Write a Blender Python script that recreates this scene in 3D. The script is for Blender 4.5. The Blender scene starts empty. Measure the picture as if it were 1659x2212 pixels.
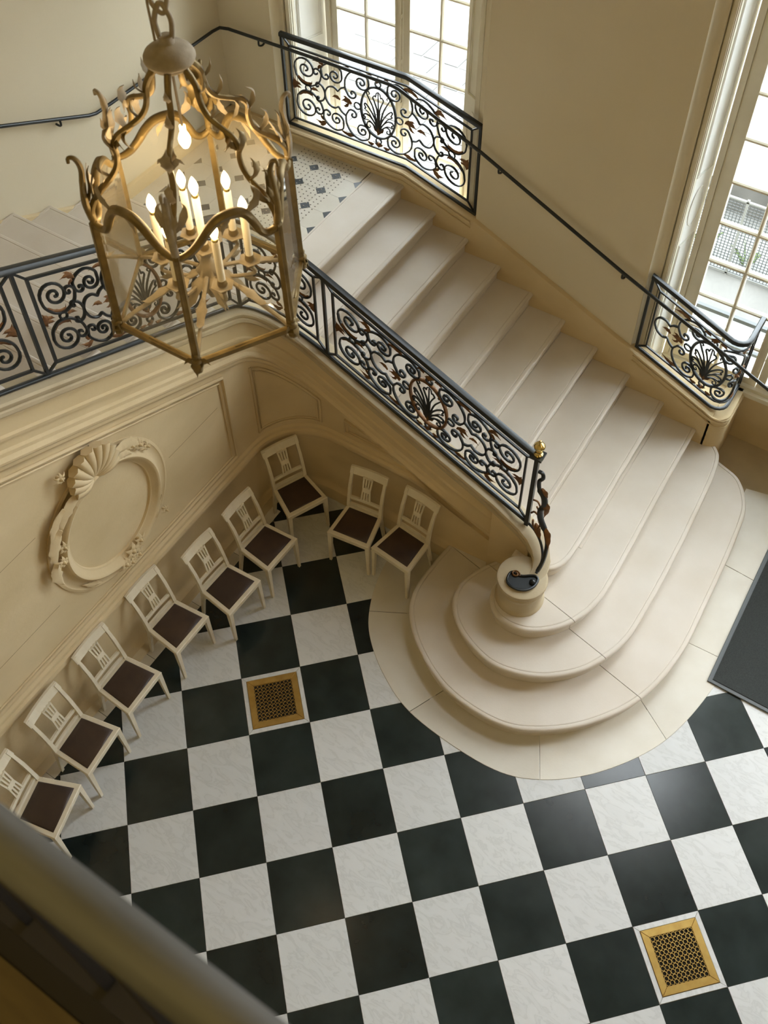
import bpy, math, random
from mathutils import Vector, Matrix
from math import sin, cos, pi, radians, sqrt, atan2, hypot
random.seed(7)
SC = bpy.context.scene
COL = SC.collection

# ------------------------------------------------------------------ camera
CAM_R = ((0.84143673, 0.54023998, -0.01117991),
         (0.39981029, -0.63636596, -0.65968940),
         (-0.36350510, 0.55061705, -0.75145519))          # rows: right, down, forward
cam_data = bpy.data.cameras.new('camera')
cam = bpy.data.objects.new('camera', cam_data); COL.objects.link(cam)
r_, d_, f_ = [Vector(v).normalized() for v in CAM_R]
mw = Matrix((( r_.x, -d_.x, -f_.x, 3.16142), (r_.y, -d_.y, -f_.y, -1.87250), (r_.z, -d_.z, -f_.z, 8.11943), (0, 0, 0, 1)))
cam.matrix_world = mw
cam_data.sensor_fit = 'HORIZONTAL'; cam_data.sensor_width = 36.0
cam_data.lens = 2229.273 / 1659 * 36
cam_data.shift_x = (829.5 - 823.296) / 1659
cam_data.shift_y = (835.686 - 1106) / 1659
cam_data.clip_start = 0.02; cam_data.clip_end = 200
cam_data.dof.use_dof = True; cam_data.dof.focus_distance = 8.2; cam_data.dof.aperture_fstop = 6.0
SC.camera = cam

# ------------------------------------------------------------------ world, lights, exposure
world = bpy.data.worlds.new('overcast_sky'); SC.world = world; world.use_nodes = True
bg = world.node_tree.nodes['Background']
bg.inputs[0].default_value = (0.89, 0.95, 1.0, 1); bg.inputs[1].default_value = 13.0
SC.view_settings.view_transform = 'Standard'; SC.view_settings.look = 'None'
SC.view_settings.gamma = 1.0; SC.view_settings.use_curve_mapping = False
SC.view_settings.exposure = 0.27

def area(name, loc, target, sx, sy, power, col):
    l = bpy.data.lights.new(name, 'AREA'); l.shape = 'RECTANGLE'; l.size = sx; l.size_y = sy
    l.energy = power; l.color = col
    o = bpy.data.objects.new(name, l); COL.objects.link(o); o.location = loc
    o.rotation_euler = (Vector(target) - Vector(loc)).to_track_quat('-Z', 'Y').to_euler()
    return o
area('right_opening_fill', (5.5, 5.30, 2.95), (4.6, 0.0, 1.2), 1.7, 4.3, 40, (0.90, 0.96, 1.0))  # unseen area light in an added opening, brightens the floor and lower steps
area('upper_opening_fill', (2.59, 5.34, 7.7), (2.0, 0.0, 3.2), 2.0, 3.4, 30, (0.90, 0.96, 1.0))  # unseen area light added in the upper opening as soft fill
area('side_fill', (6.9, 0.9, 4.6), (-2.0, 0.9, 1.8), 2.2, 4.4, 34, (1.0, 0.93, 0.78))  # added fill light, the right wall has no opening behind it
area('warm_fill', (2.4, -3.2, 9.8), (1.4, 3.4, 0.8), 2.0, 1.6, 44, (1.0, 0.73, 0.24))  # added warm fill that yellows the shaded walls, no fixture hangs there

# ------------------------------------------------------------------ materials
MATS = {}
def material(name, base, rough=0.6, metal=0.0, var=None, scale=6.0, detail=6, bump=0.0, bscale=40, spec=0.5, coat=0.0, rand=0.0, stretch=None, emis=None, estr=0.0):
    m = bpy.data.materials.new(name); m.use_nodes = True
    nt = m.node_tree; b = nt.nodes['Principled BSDF']
    b.inputs['Base Color'].default_value = (*base, 1); b.inputs['Roughness'].default_value = rough
    b.inputs['Metallic'].default_value = metal; b.inputs['Specular IOR Level'].default_value = spec
    if coat: b.inputs['Coat Weight'].default_value = coat; b.inputs['Coat Roughness'].default_value = 0.15
    if emis:
        b.inputs['Emission Color'].default_value = (*emis, 1); b.inputs['Emission Strength'].default_value = estr
    tc = nt.nodes.new('ShaderNodeTexCoord'); vec = tc.outputs['Object']
    if stretch:
        mp = nt.nodes.new('ShaderNodeMapping'); mp.inputs['Scale'].default_value = stretch
        nt.links.new(vec, mp.inputs[0]); vec = mp.outputs[0]
    if rand:
        oi = nt.nodes.new('ShaderNodeObjectInfo')
        ml = nt.nodes.new('ShaderNodeMath'); ml.operation = 'MULTIPLY'; ml.inputs[1].default_value = 57.0
        nt.links.new(oi.outputs['Random'], ml.inputs[0])
        va = nt.nodes.new('ShaderNodeVectorMath'); va.operation = 'ADD'
        nt.links.new(vec, va.inputs[0]); nt.links.new(ml.outputs[0], va.inputs[1]); vec = va.outputs[0]
    if var:
        n = nt.nodes.new('ShaderNodeTexNoise'); n.inputs['Scale'].default_value = scale; n.inputs['Detail'].default_value = detail
        nt.links.new(vec, n.inputs['Vector'])
        r = nt.nodes.new('ShaderNodeValToRGB'); r.color_ramp.elements[0].position = 0.3; r.color_ramp.elements[1].position = 0.7
        r.color_ramp.elements[0].color = (*var, 1); r.color_ramp.elements[1].color = (*base, 1)
        nt.links.new(n.outputs['Fac'], r.inputs['Fac'])
        out = r.outputs['Color']
        if rand:
            hs = nt.nodes.new('ShaderNodeHueSaturation')
            mr = nt.nodes.new('ShaderNodeMapRange'); mr.inputs['To Min'].default_value = 1 - rand; mr.inputs['To Max'].default_value = 1 + rand
            nt.links.new(oi.outputs['Random'], mr.inputs['Value']); nt.links.new(mr.outputs[0], hs.inputs['Value'])
            nt.links.new(out, hs.inputs['Color']); out = hs.outputs[0]
        nt.links.new(out, b.inputs['Base Color'])
    if bump:
        n2 = nt.nodes.new('ShaderNodeTexNoise'); n2.inputs['Scale'].default_value = bscale; n2.inputs['Detail'].default_value = 5
        nt.links.new(vec, n2.inputs['Vector'])
        bp = nt.nodes.new('ShaderNodeBump'); bp.inputs['Strength'].default_value = bump; bp.inputs['Distance'].default_value = 0.01
        nt.links.new(n2.outputs['Fac'], bp.inputs['Height']); nt.links.new(bp.outputs[0], b.inputs['Normal'])
    MATS[name] = m
    return m
material('bounce_tint', (0.27, 0.185, 0.075), 0.8)  # unseen wall colour, darkened and yellowed to tone the bounced light
material('plaster', (0.65, 0.585, 0.445), 0.85, var=(0.62, 0.555, 0.415), scale=0.9, bump=0.05, bscale=60, spec=0.2)
material('limestone', (0.65, 0.53, 0.335), 0.75, var=(0.56, 0.445, 0.265), scale=1.6, bump=0.12, bscale=30, spec=0.25, stretch=(1, 1, 1.5))
material('limestone_grey', (0.53, 0.45, 0.31), 0.7, var=(0.43, 0.355, 0.235), scale=3, bump=0.1, bscale=30, spec=0.3)
material('step_stone', (0.67, 0.62, 0.555), 0.55, var=(0.62, 0.56, 0.48), scale=2.5, bump=0.05, bscale=80, spec=0.35)
material('paving_stone', (0.67, 0.64, 0.565), 0.45, var=(0.60, 0.56, 0.475), scale=3, bump=0.04, bscale=60, rand=0.05)
material('marble_black', (0.010, 0.015, 0.014), 0.2, var=(0.022, 0.031, 0.029), scale=3.5, rand=0.25, spec=0.45, bump=0.015, bscale=12)
material('grout', (0.16, 0.13, 0.09), 0.9)
material('iron', (0.018, 0.022, 0.024), 0.35, metal=0.35, spec=0.6)
material('gilt', (0.21, 0.10, 0.032), 0.45, metal=0.5, var=(0.11, 0.048, 0.02), scale=30)
material('brass', (0.62, 0.42, 0.13), 0.33, metal=0.85, var=(0.52, 0.33, 0.09), scale=14, bump=0.03)
material('polished_brass', (0.75, 0.58, 0.22), 0.18, metal=1.0)
material('lantern_gilt', (0.235, 0.165, 0.058), 0.5, metal=0.45, var=(0.15, 0.105, 0.038), scale=18)
material('lantern_dust', (0.36, 0.30, 0.21), 0.8, var=(0.24, 0.195, 0.13), scale=20, bump=0.1, bscale=150)
material('candle_card', (0.85, 0.80, 0.68), 0.5)
material('chair_paint', (0.70, 0.64, 0.50), 0.45, var=(0.64, 0.575, 0.44), scale=14, spec=0.4)
material('leather', (0.034, 0.019, 0.014), 0.42, var=(0.055, 0.032, 0.02), scale=7, bump=0.12, bscale=160, rand=0.15)
material('window_paint', (0.74, 0.70, 0.58), 0.5, var=(0.68, 0.64, 0.52), scale=5, spec=0.4)
material('shutter_paint', (0.88, 0.89, 0.87), 0.5, var=(0.84, 0.85, 0.82), scale=5, spec=0.4)
material('mat_fibre', (0.062, 0.068, 0.066), 0.95, var=(0.036, 0.040, 0.039), scale=220, bump=0.6, bscale=400, spec=0.1)
material('rubber', (0.085, 0.095, 0.10), 0.5)
material('gallery_rail', (0.15, 0.155, 0.155), 0.6, var=(0.095, 0.097, 0.095), scale=3, stretch=(1, 12, 12), spec=0.25)
material('dark_wood', (0.012, 0.008, 0.004), 0.7)
material('ochre_wood', (0.12, 0.085, 0.028), 0.6, var=(0.09, 0.06, 0.018), scale=6, stretch=(1, 8, 8))
material('steel_stud', (0.36, 0.34, 0.30), 0.3, metal=0.9)
material('slate_inlay', (0.085, 0.10, 0.11), 0.35, var=(0.06, 0.07, 0.08), scale=9, rand=0.15)
material('court_paving', (0.13, 0.128, 0.122), 0.9, var=(0.095, 0.093, 0.088), scale=1.3)
material('court_stone', (0.12, 0.116, 0.11), 0.9, var=(0.07, 0.068, 0.064), scale=3)
material('fence_post', (0.14, 0.145, 0.14), 0.6)
material('fence_wire', (0.05, 0.055, 0.055), 0.6, metal=0.3)
material('plant_green', (0.16, 0.22, 0.08), 0.7, var=(0.10, 0.14, 0.05), scale=9)
material('bulb_glass', (1, 0.9, 0.7), 0.3, emis=(1.0, 0.76, 0.42), estr=9.0)
material('hole_shade', (0.01, 0.008, 0.005), 0.9)

def marble_white():
    m = bpy.data.materials.new('marble_white'); m.use_nodes = True; nt = m.node_tree; b = nt.nodes['Principled BSDF']
    tc = nt.nodes.new('ShaderNodeTexCoord'); oi = nt.nodes.new('ShaderNodeObjectInfo')
    ml = nt.nodes.new('ShaderNodeMath'); ml.operation = 'MULTIPLY'; ml.inputs[1].default_value = 91
    nt.links.new(oi.outputs['Random'], ml.inputs[0])
    va = nt.nodes.new('ShaderNodeVectorMath'); va.operation = 'ADD'
    nt.links.new(tc.outputs['Object'], va.inputs[0]); nt.links.new(ml.outputs[0], va.inputs[1])
    n = nt.nodes.new('ShaderNodeTexNoise'); n.inputs['Scale'].default_value = 5.5; n.inputs['Detail'].default_value = 10; n.inputs['Distortion'].default_value = 1.4
    mp = nt.nodes.new('ShaderNodeMapping'); mp.inputs['Rotation'].default_value = (0, 0, 0.5); mp.inputs['Scale'].default_value = (1.0, 2.6, 1)
    nt.links.new(va.outputs[0], mp.inputs[0]); nt.links.new(mp.outputs[0], n.inputs['Vector'])
    r = nt.nodes.new('ShaderNodeValToRGB'); e = r.color_ramp.elements
    e[0].position = 0.40; e[0].color = (0.60, 0.61, 0.605, 1); e[1].position = 0.47; e[1].color = (0.545, 0.555, 0.55, 1)
    k = e.new(0.50); k.color = (0.61, 0.62, 0.615, 1); k = e.new(0.75); k.color = (0.635, 0.645, 0.645, 1)
    nt.links.new(n.outputs['Fac'], r.inputs['Fac'])
    hs = nt.nodes.new('ShaderNodeHueSaturation'); mr = nt.nodes.new('ShaderNodeMapRange'); mr.inputs['To Min'].default_value = 0.94; mr.inputs['To Max'].default_value = 1.05
    nt.links.new(oi.outputs['Random'], mr.inputs['Value']); nt.links.new(mr.outputs[0], hs.inputs['Value'])
    nt.links.new(r.outputs[0], hs.inputs['Color']); nt.links.new(hs.outputs[0], b.inputs['Base Color'])
    b.inputs['Roughness'].default_value = 0.38; b.inputs['Specular IOR Level'].default_value = 0.4
    MATS['marble_white'] = m
marble_white()
def glass(name, tint, gloss, haze=0.0):
    m = bpy.data.materials.new(name); m.use_nodes = True; nt = m.node_tree; nt.nodes.clear()
    o = nt.nodes.new('ShaderNodeOutputMaterial'); t = nt.nodes.new('ShaderNodeBsdfTransparent'); g = nt.nodes.new('ShaderNodeBsdfGlossy')
    t.inputs[0].default_value = (*tint, 1); g.inputs['Roughness'].default_value = 0.03
    lw = nt.nodes.new('ShaderNodeLayerWeight'); lw.inputs['Blend'].default_value = gloss
    mx = nt.nodes.new('ShaderNodeMixShader'); nt.links.new(lw.outputs['Fresnel'], mx.inputs[0])
    nt.links.new(t.outputs[0], mx.inputs[1]); nt.links.new(g.outputs[0], mx.inputs[2]); last = mx.outputs[0]
    if haze:
        d = nt.nodes.new('ShaderNodeBsdfDiffuse'); d.inputs[0].default_value = (0.75, 0.70, 0.58, 1)
        m2 = nt.nodes.new('ShaderNodeMixShader'); m2.inputs[0].default_value = haze
        nt.links.new(last, m2.inputs[1]); nt.links.new(d.outputs[0], m2.inputs[2]); last = m2.outputs[0]
    nt.links.new(last, o.inputs[0]); MATS[name] = m
glass('window_glass', (0.97, 0.985, 0.98), 0.12)
glass('lantern_glass', (0.95, 0.94, 0.90), 0.09, 0.06)

# ------------------------------------------------------------------ mesh helpers
class MB:
    def __init__(s): s.v = []; s.f = []
    def add(s, vs, fs):
        o = len(s.v); s.v += [tuple(p) for p in vs]; s.f += [tuple(i + o for i in q) for q in fs]; return s
    def box(s, x0, x1, y0, y1, z0, z1):
        return s.add([(x0,y0,z0),(x1,y0,z0),(x1,y1,z0),(x0,y1,z0),(x0,y0,z1),(x1,y0,z1),(x1,y1,z1),(x0,y1,z1)],
                     [(0,3,2,1),(4,5,6,7),(0,1,5,4),(1,2,6,5),(2,3,7,6),(3,0,4,7)])
    def loft(s, rings, closed=True, cap=True):
        n = len(rings[0]); o = len(s.v)
        for r in rings: s.v += [tuple(p) for p in r]
        for i in range(len(rings) - 1):
            for j in range(n if closed else n - 1):
                k = (j + 1) % n
                s.f.append((o+i*n+j, o+i*n+k, o+(i+1)*n+k, o+(i+1)*n+j))
        if cap and closed:
            s.f.append(tuple(o + j for j in reversed(range(n)))); s.f.append(tuple(o + (len(rings)-1)*n + j for j in range(n)))
        return s
    def prism(s, poly, z0, z1):
        return s.loft([[(x, y, z0) for x, y in poly], [(x, y, z1) for x, y in poly]])
    def tube(s, pts, r, n=6, nrm=None, rz=None, cap=True, closed=False):
        P = [Vector(p) for p in pts]; N = len(P)
        R = r if isinstance(r, (list, tuple)) else [r] * N
        rings = []; ref = Vector(nrm) if nrm is not None else None; prev = None
        for i in range(N):
            a = P[(i-1) % N] if closed or i > 0 else P[i]; b = P[(i+1) % N] if closed or i < N-1 else P[i]
            t = (b - a)
            if t.length < 1e-9: t = Vector((0, 0, 1))
            t.normalize()
            if ref is not None:
                u = ref - t * ref.dot(t)
                if u.length < 1e-4: u = t.orthogonal()
            elif prev is None: u = t.orthogonal()
            else:
                u = prev - t * prev.dot(t)
                if u.length < 1e-6: u = t.orthogonal()
            u.normalize(); prev = u; w = t.cross(u)
            ru = R[i] if rz is None else R[i] * rz
            rings.append([P[i] + u * (cos(2*pi*k/n + pi/n) * ru) + w * (sin(2*pi*k/n + pi/n) * R[i]) for k in range(n)])
        if closed: rings.append(rings[0])
        return s.loft(rings, True, cap and not closed)
    def lathe(s, prof, n=20, c=(0, 0, 0)):
        rings = [[(c[0] + r*cos(2*pi*k/n), c[1] + r*sin(2*pi*k/n), c[2] + z) for k in range(n)] for r, z in prof]
        return s.loft(rings)
    def leaf(s, P, nrm, W, thick=0.25, lobes=3, curl=0.0):
        """lobed acanthus leaf along the spine P (list of points), lying across nrm"""
        P = [Vector(p) for p in P]; nrm = Vector(nrm).normalized(); rings = []; N = len(P)
        for i in range(N):
            t = (P[min(i+1, N-1)] - P[max(i-1, 0)]).normalized(); sd = t.cross(nrm)
            if sd.length < 1e-4: sd = t.orthogonal()
            sd.normalize(); k = i / (N - 1)
            w = W * (0.28 + 0.72 * sin(pi * min(1, k*1.02) ** 0.75)) * (1 - 0.30 * abs(sin(lobes * pi * k))) * (1 - k**4 * 0.95)
            h = W * thick * (1 - 0.8 * k)
            c = P[i]
            rings.append([c + sd*w + nrm*(curl*w), c + nrm*h, c - sd*w + nrm*(curl*w), c - nrm*h*0.5])
        return s.loft(rings)
    def build(s, name, mat, parent=None, smooth=None, local=False):
        me = bpy.data.meshes.new(name); me.from_pydata(s.v, [], s.f)
        me.materials.append(MATS[mat] if isinstance(mat, str) else mat)
        if smooth is not None:
            me.polygons.foreach_set('use_smooth', [True] * len(me.polygons)); me.set_sharp_from_angle(angle=radians(smooth))
        me.update()
        o = bpy.data.objects.new(name, me); COL.objects.link(o)
        if parent is not None:
            o.parent = parent
            if not local: o.location = -parent.location
        return o
def tag(o, label=None, cat=None, group=None, kind=None):
    if label: o['label'] = label
    if cat: o['category'] = cat
    if group: o['group'] = group
    if kind: o['kind'] = kind
    return o
def empty(name, loc, label=None, cat=None, group=None, kind=None, rz=0):
    o = bpy.data.objects.new(name, None); COL.objects.link(o); o.location = loc; o.rotation_euler = (0, 0, rz)
    o.empty_display_size = 0.1
    return tag(o, label, cat, group, kind)
def dup(src, parent, loc=None, rot=None):
    c = src.copy(); COL.objects.link(c); c.parent = parent
    if loc is not None: c.location = loc
    if rot is not None: c.rotation_euler = rot
    return c
def catmull(P, n=6, closed=False):
    P = [Vector(p) for p in P]; out = []; N = len(P)
    rng = range(N) if closed else range(N - 1)
    for i in rng:
        p1 = P[i]; p2 = P[(i+1) % N]
        p0 = P[i-1] if (closed or i > 0) else p1 * 2 - p2
        p3 = P[(i+2) % N] if (closed or i < N-2) else p2 * 2 - p1
        for k in range(n):
            t = k / n
            out.append(0.5 * ((2*p1) + (p2-p0)*t + (2*p0-5*p1+4*p2-p3)*t*t + (-p0+3*p1-3*p2+p3)*t**3))
    if not closed: out.append(P[-1])
    return out
def c2(P, n=6, closed=False):
    return [(v.x, v.y) for v in catmull([(p[0], p[1], 0) for p in P], n, closed)]
def area2(p): return sum(p[i][0]*p[(i+1)%len(p)][1] - p[(i+1)%len(p)][0]*p[i][1] for i in range(len(p))) / 2
def inset(poly, d):
    n = len(poly); out = []
    for i in range(n):
        a, b, c = poly[i-1], poly[i], poly[(i+1) % n]
        e1 = Vector((b[0]-a[0], b[1]-a[1])); e2 = Vector((c[0]-b[0], c[1]-b[1]))
        if e1.length < 1e-9: e1 = e2.copy()
        if e2.length < 1e-9: e2 = e1.copy()
        e1.normalize(); e2.normalize(); n1 = Vector((-e1.y, e1.x)); n2 = Vector((-e2.y, e2.x))
        m = n1 + n2
        if m.length < 1e-6: m = n1.copy()
        m.normalize(); k = d / max(0.35, m.dot(n1))
        out.append((b[0] + m.x*k, b[1] + m.y*k))
    return out
def clip(poly, px, py, nx, ny):
    """keep the part of the polygon where (p - P).n >= 0"""
    out = []; n = len(poly)
    for i in range(n):
        a = poly[i]; b = poly[(i+1) % n]
        da = (a[0]-px)*nx + (a[1]-py)*ny; db = (b[0]-px)*nx + (b[1]-py)*ny
        if da >= 0: out.append(a)
        if da * db < 0:
            t = da / (da - db); out.append((a[0]+(b[0]-a[0])*t, a[1]+(b[1]-a[1])*t))
    return out
def inset_seam(poly, d, seam):
    """inset, but points on the seam line (px, py, nx, ny) slide along it"""
    q = inset(poly, d)
    if seam is None: return q
    px, py, nx, ny = seam; out = []
    for a, b in zip(poly, q):
        if abs((a[0]-px)*nx + (a[1]-py)*ny) < .004:
            t = (b[0]-a[0])*(-ny) + (b[1]-a[1])*nx; t = (d if t > 0 else -d) if abs(t) > 1e-9 else 0
            out.append((a[0] - ny*t, a[1] + nx*t))
        else: out.append(b)
    return out
def slab(poly, z0, z1, nosing=True, r=0.008, seam=None):
    if area2(poly) < 0: poly = poly[::-1]
    m = MB()
    if nosing:
        L = [(z0, .034), (z1-.058, .034), (z1-.054, .020), (z1-.046, .010), (z1-.034, .002), (z1-.022, 0), (z1-.010, .003), (z1-.003, .010), (z1, .020), (z1, .036), (z1-.004, .039), (z1, .043), (z1, .05)]
    else:
        L = [(z0, 0), (z1-r, 0), (z1-r*.3, r*.3), (z1, r)]
    m.loft([[(x, y, z) for x, y in inset_seam(poly, d, seam)] for z, d in L])
    return m
H = 0.17; RUN = 0.361; X0 = -0.97; LZ = 12*H
def nos1(x): return LZ - (x - X0) * H / RUN
def nos2(y): return LZ + (3.10 - y) * H / RUN
WF = 4.88      # window wall face
# ================================================================== SETTING: floor
floor = tag(MB().box(-0.95, 7.0, -6.0, 5.45, -0.12, -0.006).build('floor', 'grout'), kind='structure',
            label='black and white marble checkerboard floor laid diagonally')
s5 = 0.5 * sqrt(.5)
def t2r(i, j):   # tile grid (i right, j down) to room
    return ((i + j) * s5, (i - j) * s5)
def tile_mesh(mat):
    me = MB(); a = 0.5 * sqrt(.5) - 0.0012
    d = [(a, 0), (0, a), (-a, 0), (0, -a)]
    me.loft([[(x, y, -0.02) for x, y in d], [(x, y, -0.002) for x, y in d], [(x*.994, y*.994, 0.0) for x, y in d]])
    return me
protos = {}
for nm, mt in (('white', 'marble_white'), ('black', 'marble_black')): protos[nm] = None
GRATES = {(1, -1), (6, 4)}
for i in range(-4, 14):
    for j in range(-7, 9):
        x, y = t2r(i + .5, j + .5)
        if not (-1.0 < x < 5.3 and -1.55 < y < 5.5): continue
        if y > 2.95 and x < 2.3: continue
        if (i, j) in GRATES: continue
        nm = 'white' if (i + j) % 2 == 0 else 'black'
        if protos[nm] is None:
            o = tile_mesh(nm).build('tile', 'marble_' + nm, floor); protos[nm] = o
        else: o = dup(protos[nm], floor)
        o.location = (x, y, 0)
# border slabs against the stair walls
for k in range(7):
    y0 = -1.95 + k * 0.6
    MB().box(-0.86, -0.725, y0 + .002, y0 + .598, -0.02, 0.003).build('border_slab', 'paving_stone', floor)

# paved apron around the curtail steps
K11 = [(2.40, 4.95), (2.61, 4.87), (2.80, 4.79), (2.93, 4.62), (3.00, 4.40), (3.03, 3.9), (3.04, 3.3), (3.03, 2.76), (2.91, 2.25), (2.66, 1.85), (2.34, 1.57), (2.02, 1.44), (1.58, 1.46), (1.22, 1.62), (0.94, 1.87), (0.83, 2.13), (0.83, 2.42), (0.86, 2.72)]
RING = [(3.40, 5.00), (3.40, 4.6), (3.40, 4.40), (3.40, 3.9), (3.40, 3.3), (3.37, 2.76), (3.21, 2.12), (2.89, 1.62), (2.50, 1.29), (2.09, 1.16), (1.41, 1.20), (1.00, 1.37), (0.69, 1.62), (0.53, 1.88), (0.44, 2.18), (0.41, 2.45), (0.42, 2.70)]
k11c = c2(K11, 8); ringc = c2(RING, 8)
seams = [((2.60, 4.95), (3.40, 4.95)), ((2.95, 3.94), (3.22, 3.91)), ((3.01, 3.01), (3.26, 3.03)), ((2.93, 2.28), (3.22, 2.11)), ((2.33, 1.60), (2.50, 1.29)), ((1.45, 1.46), (1.34, 1.14)), ((0.88, 1.95), (0.60, 1.83)), ((0.80, 2.70), (0.42, 2.70))]
def near(c, p): return min(range(len(c)), key=lambda i: hypot(c[i][0]-p[0], c[i][1]-p[1]))
inner = c2([(2.95, 4.95), (2.95, 4.6)] + [(x - .0, y) for x, y in K11[5:]], 8)
innr = inner
cx0, cy0 = 1.9, 2.9
innr = [(x + (cx0-x)*.05, y + (cy0-y)*.05) for x, y in inner]
for a, b in zip(seams[:-1], seams[1:]):
    ia, ib = near(inner, a[0]), near(inner, b[0]); oa, ob = near(ringc, a[1]), near(ringc, b[1])
    pin = innr[min(ia, ib):max(ia, ib)+1]; pout = ringc[min(oa, ob):max(oa, ob)+1]
    poly = pout + pin[::-1]
    if area2(poly) < 0: poly = poly[::-1]
    slab(inset(poly, .0018), -0.02, 0.0045, False, .003).build('paving_slab', 'paving_stone', floor)
# dark stone floor of the window recess
MB().box(2.42, 3.45, 4.80, 5.42, -0.02, 0.003).build('recess_slab', 'limestone_grey', floor)

# ================================================================== floor grates
def grate(i, j, label):
    x, y = t2r(i + .5, j + .5); g = empty('floor_grate', (x, y, 0), label, 'floor grate', 'brass floor grates', rz=-pi/4)
    def rect(a, b, z0, z1, mat, nm):
        for sx, sy in ((1, 0), (-1, 0), (0, 1), (0, -1)):
            m = MB()
            if sx: q = [(sx*a, -a), (sx*b, -b), (sx*b, b), (sx*a, a)]
            else: q = [(-a, sy*a), (-b, sy*b), (b, sy*b), (a, sy*a)]
            if area2(q) < 0: q = q[::-1]
            q = inset(q, .0007)
            m.loft([[(u, v, z0) for u, v in q], [(u, v, z1-.002) for u, v in q], [(u, v, z1) for u, v in inset(q, .002)]])
            m.build(nm, mat, g, local=True)
    rect(.212, .249, -.02, 0.0, 'marble_white', 'marble_border')
    rect(.158, .211, -.02, .005, 'brass', 'brass_frame')
    n = 10; w = .316 / n; m = MB()
    for a in range(n):
        for b in range(n):
            cx, cy = (a - (n-1)/2) * w, (b - (n-1)/2) * w
            sq = [(w/2*u, w/2*v) for u, v in ((1,-.41),(1,.41),(.41,1),(-.41,1),(-1,.41),(-1,-.41),(-.41,-1),(.41,-1))]
            hole = [(w*.43*cos(atan2(v, u)), w*.43*sin(atan2(v, u))) for u, v in sq]
            rr = [[(cx+u, cy+v, .0035) for u, v in sq], [(cx+u, cy+v, .0035) for u, v in hole], [(cx+u, cy+v, -.004) for u, v in hole]]
            m.loft(rr, True, False)
    m.build('lattice_plate', 'brass', g, local=True)
    MB().box(-.158, .158, -.158, .158, -.0058, -.0045).build('shade_plate', 'hole_shade', g, local=True)  # shallow dark plate, its colour stands in for the shade below the holes
    return g
grate(1, -1, 'square brass floor grate in a marble border, next to the row of chairs')
grate(6, 4, 'square brass floor grate in a marble border, at the lower right away from the chairs')

# ================================================================== door mat
mat_o = empty('door_mat', (3.95, 3.8, 0.005), 'large dark grey entrance mat lying at the right beside the bottom step', 'mat')
MB().loft([[(x, y, z) for x, y in inset([(3.30, 2.77), (4.9, 2.77), (4.9, 4.75), (3.30, 4.75)], d)] for z, d in ((.0055, 0), (.013, 0), (.016, .004), (.016, .03))]).build('rubber_edge', 'rubber', mat_o)
MB().loft([[(x, y, z) for x, y in [(3.335, 2.805), (4.865, 2.805), (4.865, 4.715), (3.335, 4.715)]] for z in (.015, .021)]).build('pile', 'mat_fibre', mat_o)

# ================================================================== walls
def wall(name, m, mat='plaster', label=None, smooth=30):
    return tag(m.build(name, mat, smooth=smooth), label, kind='structure')
wall('wall_left', MB().box(-3.30, -3.06, -6.0, WF + .7, -0.1, 10.5), label='pale plaster wall behind the upper flight')
BR = 0.085
def jamb(x, side, steps=7):
    """plan points of a hollowed (cavetto) opening corner; side=+1: opening lies at larger x"""
    pts = [(x + side*BR*(1 - cos(a)), WF + BR*sin(a)) for a in [pi/2*k/steps for k in range(steps+1)]]
    return pts
OPW = [(-2.44, -0.21), (1.48, 3.70)]
TH = 5.62
segs = [(-3.10, OPW[0][0]), (OPW[0][1], OPW[1][0]), (OPW[1][1], 4.60)]
mw_ = MB()
for k, (a, b) in enumerate(segs):
    p = []
    if k > 0: p += [(a - BR, TH)] + [q for q in jamb(a, -1)[::-1]]
    else: p += [(a, TH), (a, WF)]
    if k < 2: p += jamb(b, 1) + [(b + BR, TH)]
    else: p += [(b, WF), (b, TH)]
    if area2(p) < 0: p = p[::-1]
    mw_.prism(p, -0.1, 10.5)
for a, b in OPW:
    mw_.box(a + .02, b - .02, WF, TH, 5.25, 5.90 if a > 0 else 10.5); mw_.box(a + .02, b - .02, WF, TH, 9.50, 10.5)   # unseen upper opening, added above the right window to let light in
    mw_.box(a + .02, b - .02, 5.40, TH, -0.1, 0.70)
mw_.box(4.60, 6.40, WF, TH, -0.1, 0.70); mw_.box(4.60, 6.40, WF, TH, 5.25, 10.5); mw_.box(6.40, 7.0, WF, TH, -0.1, 10.5)  # unseen third opening, added so the area light there shines from a recess
wall_back = wall('wall_back', mw_, label='plaster wall with tall window openings along the stair')
wall('wall_right', MB().box(7.0, 7.2, -6.0, TH, -0.1, 10.5), 'bounce_tint', label='dark yellow-brown wall closing the right side of the hall')
wall('wall_front', MB().box(-3.3, 7.2, -6.2, -6.0, -0.1, 10.5), 'bounce_tint', label='dark yellow-brown wall behind the gallery')
wall('ceiling', MB().box(-3.3, 7.2, -6.2, TH, 10.5, 10.7), 'bounce_tint', label='plain dark ceiling of the stair hall')

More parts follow.
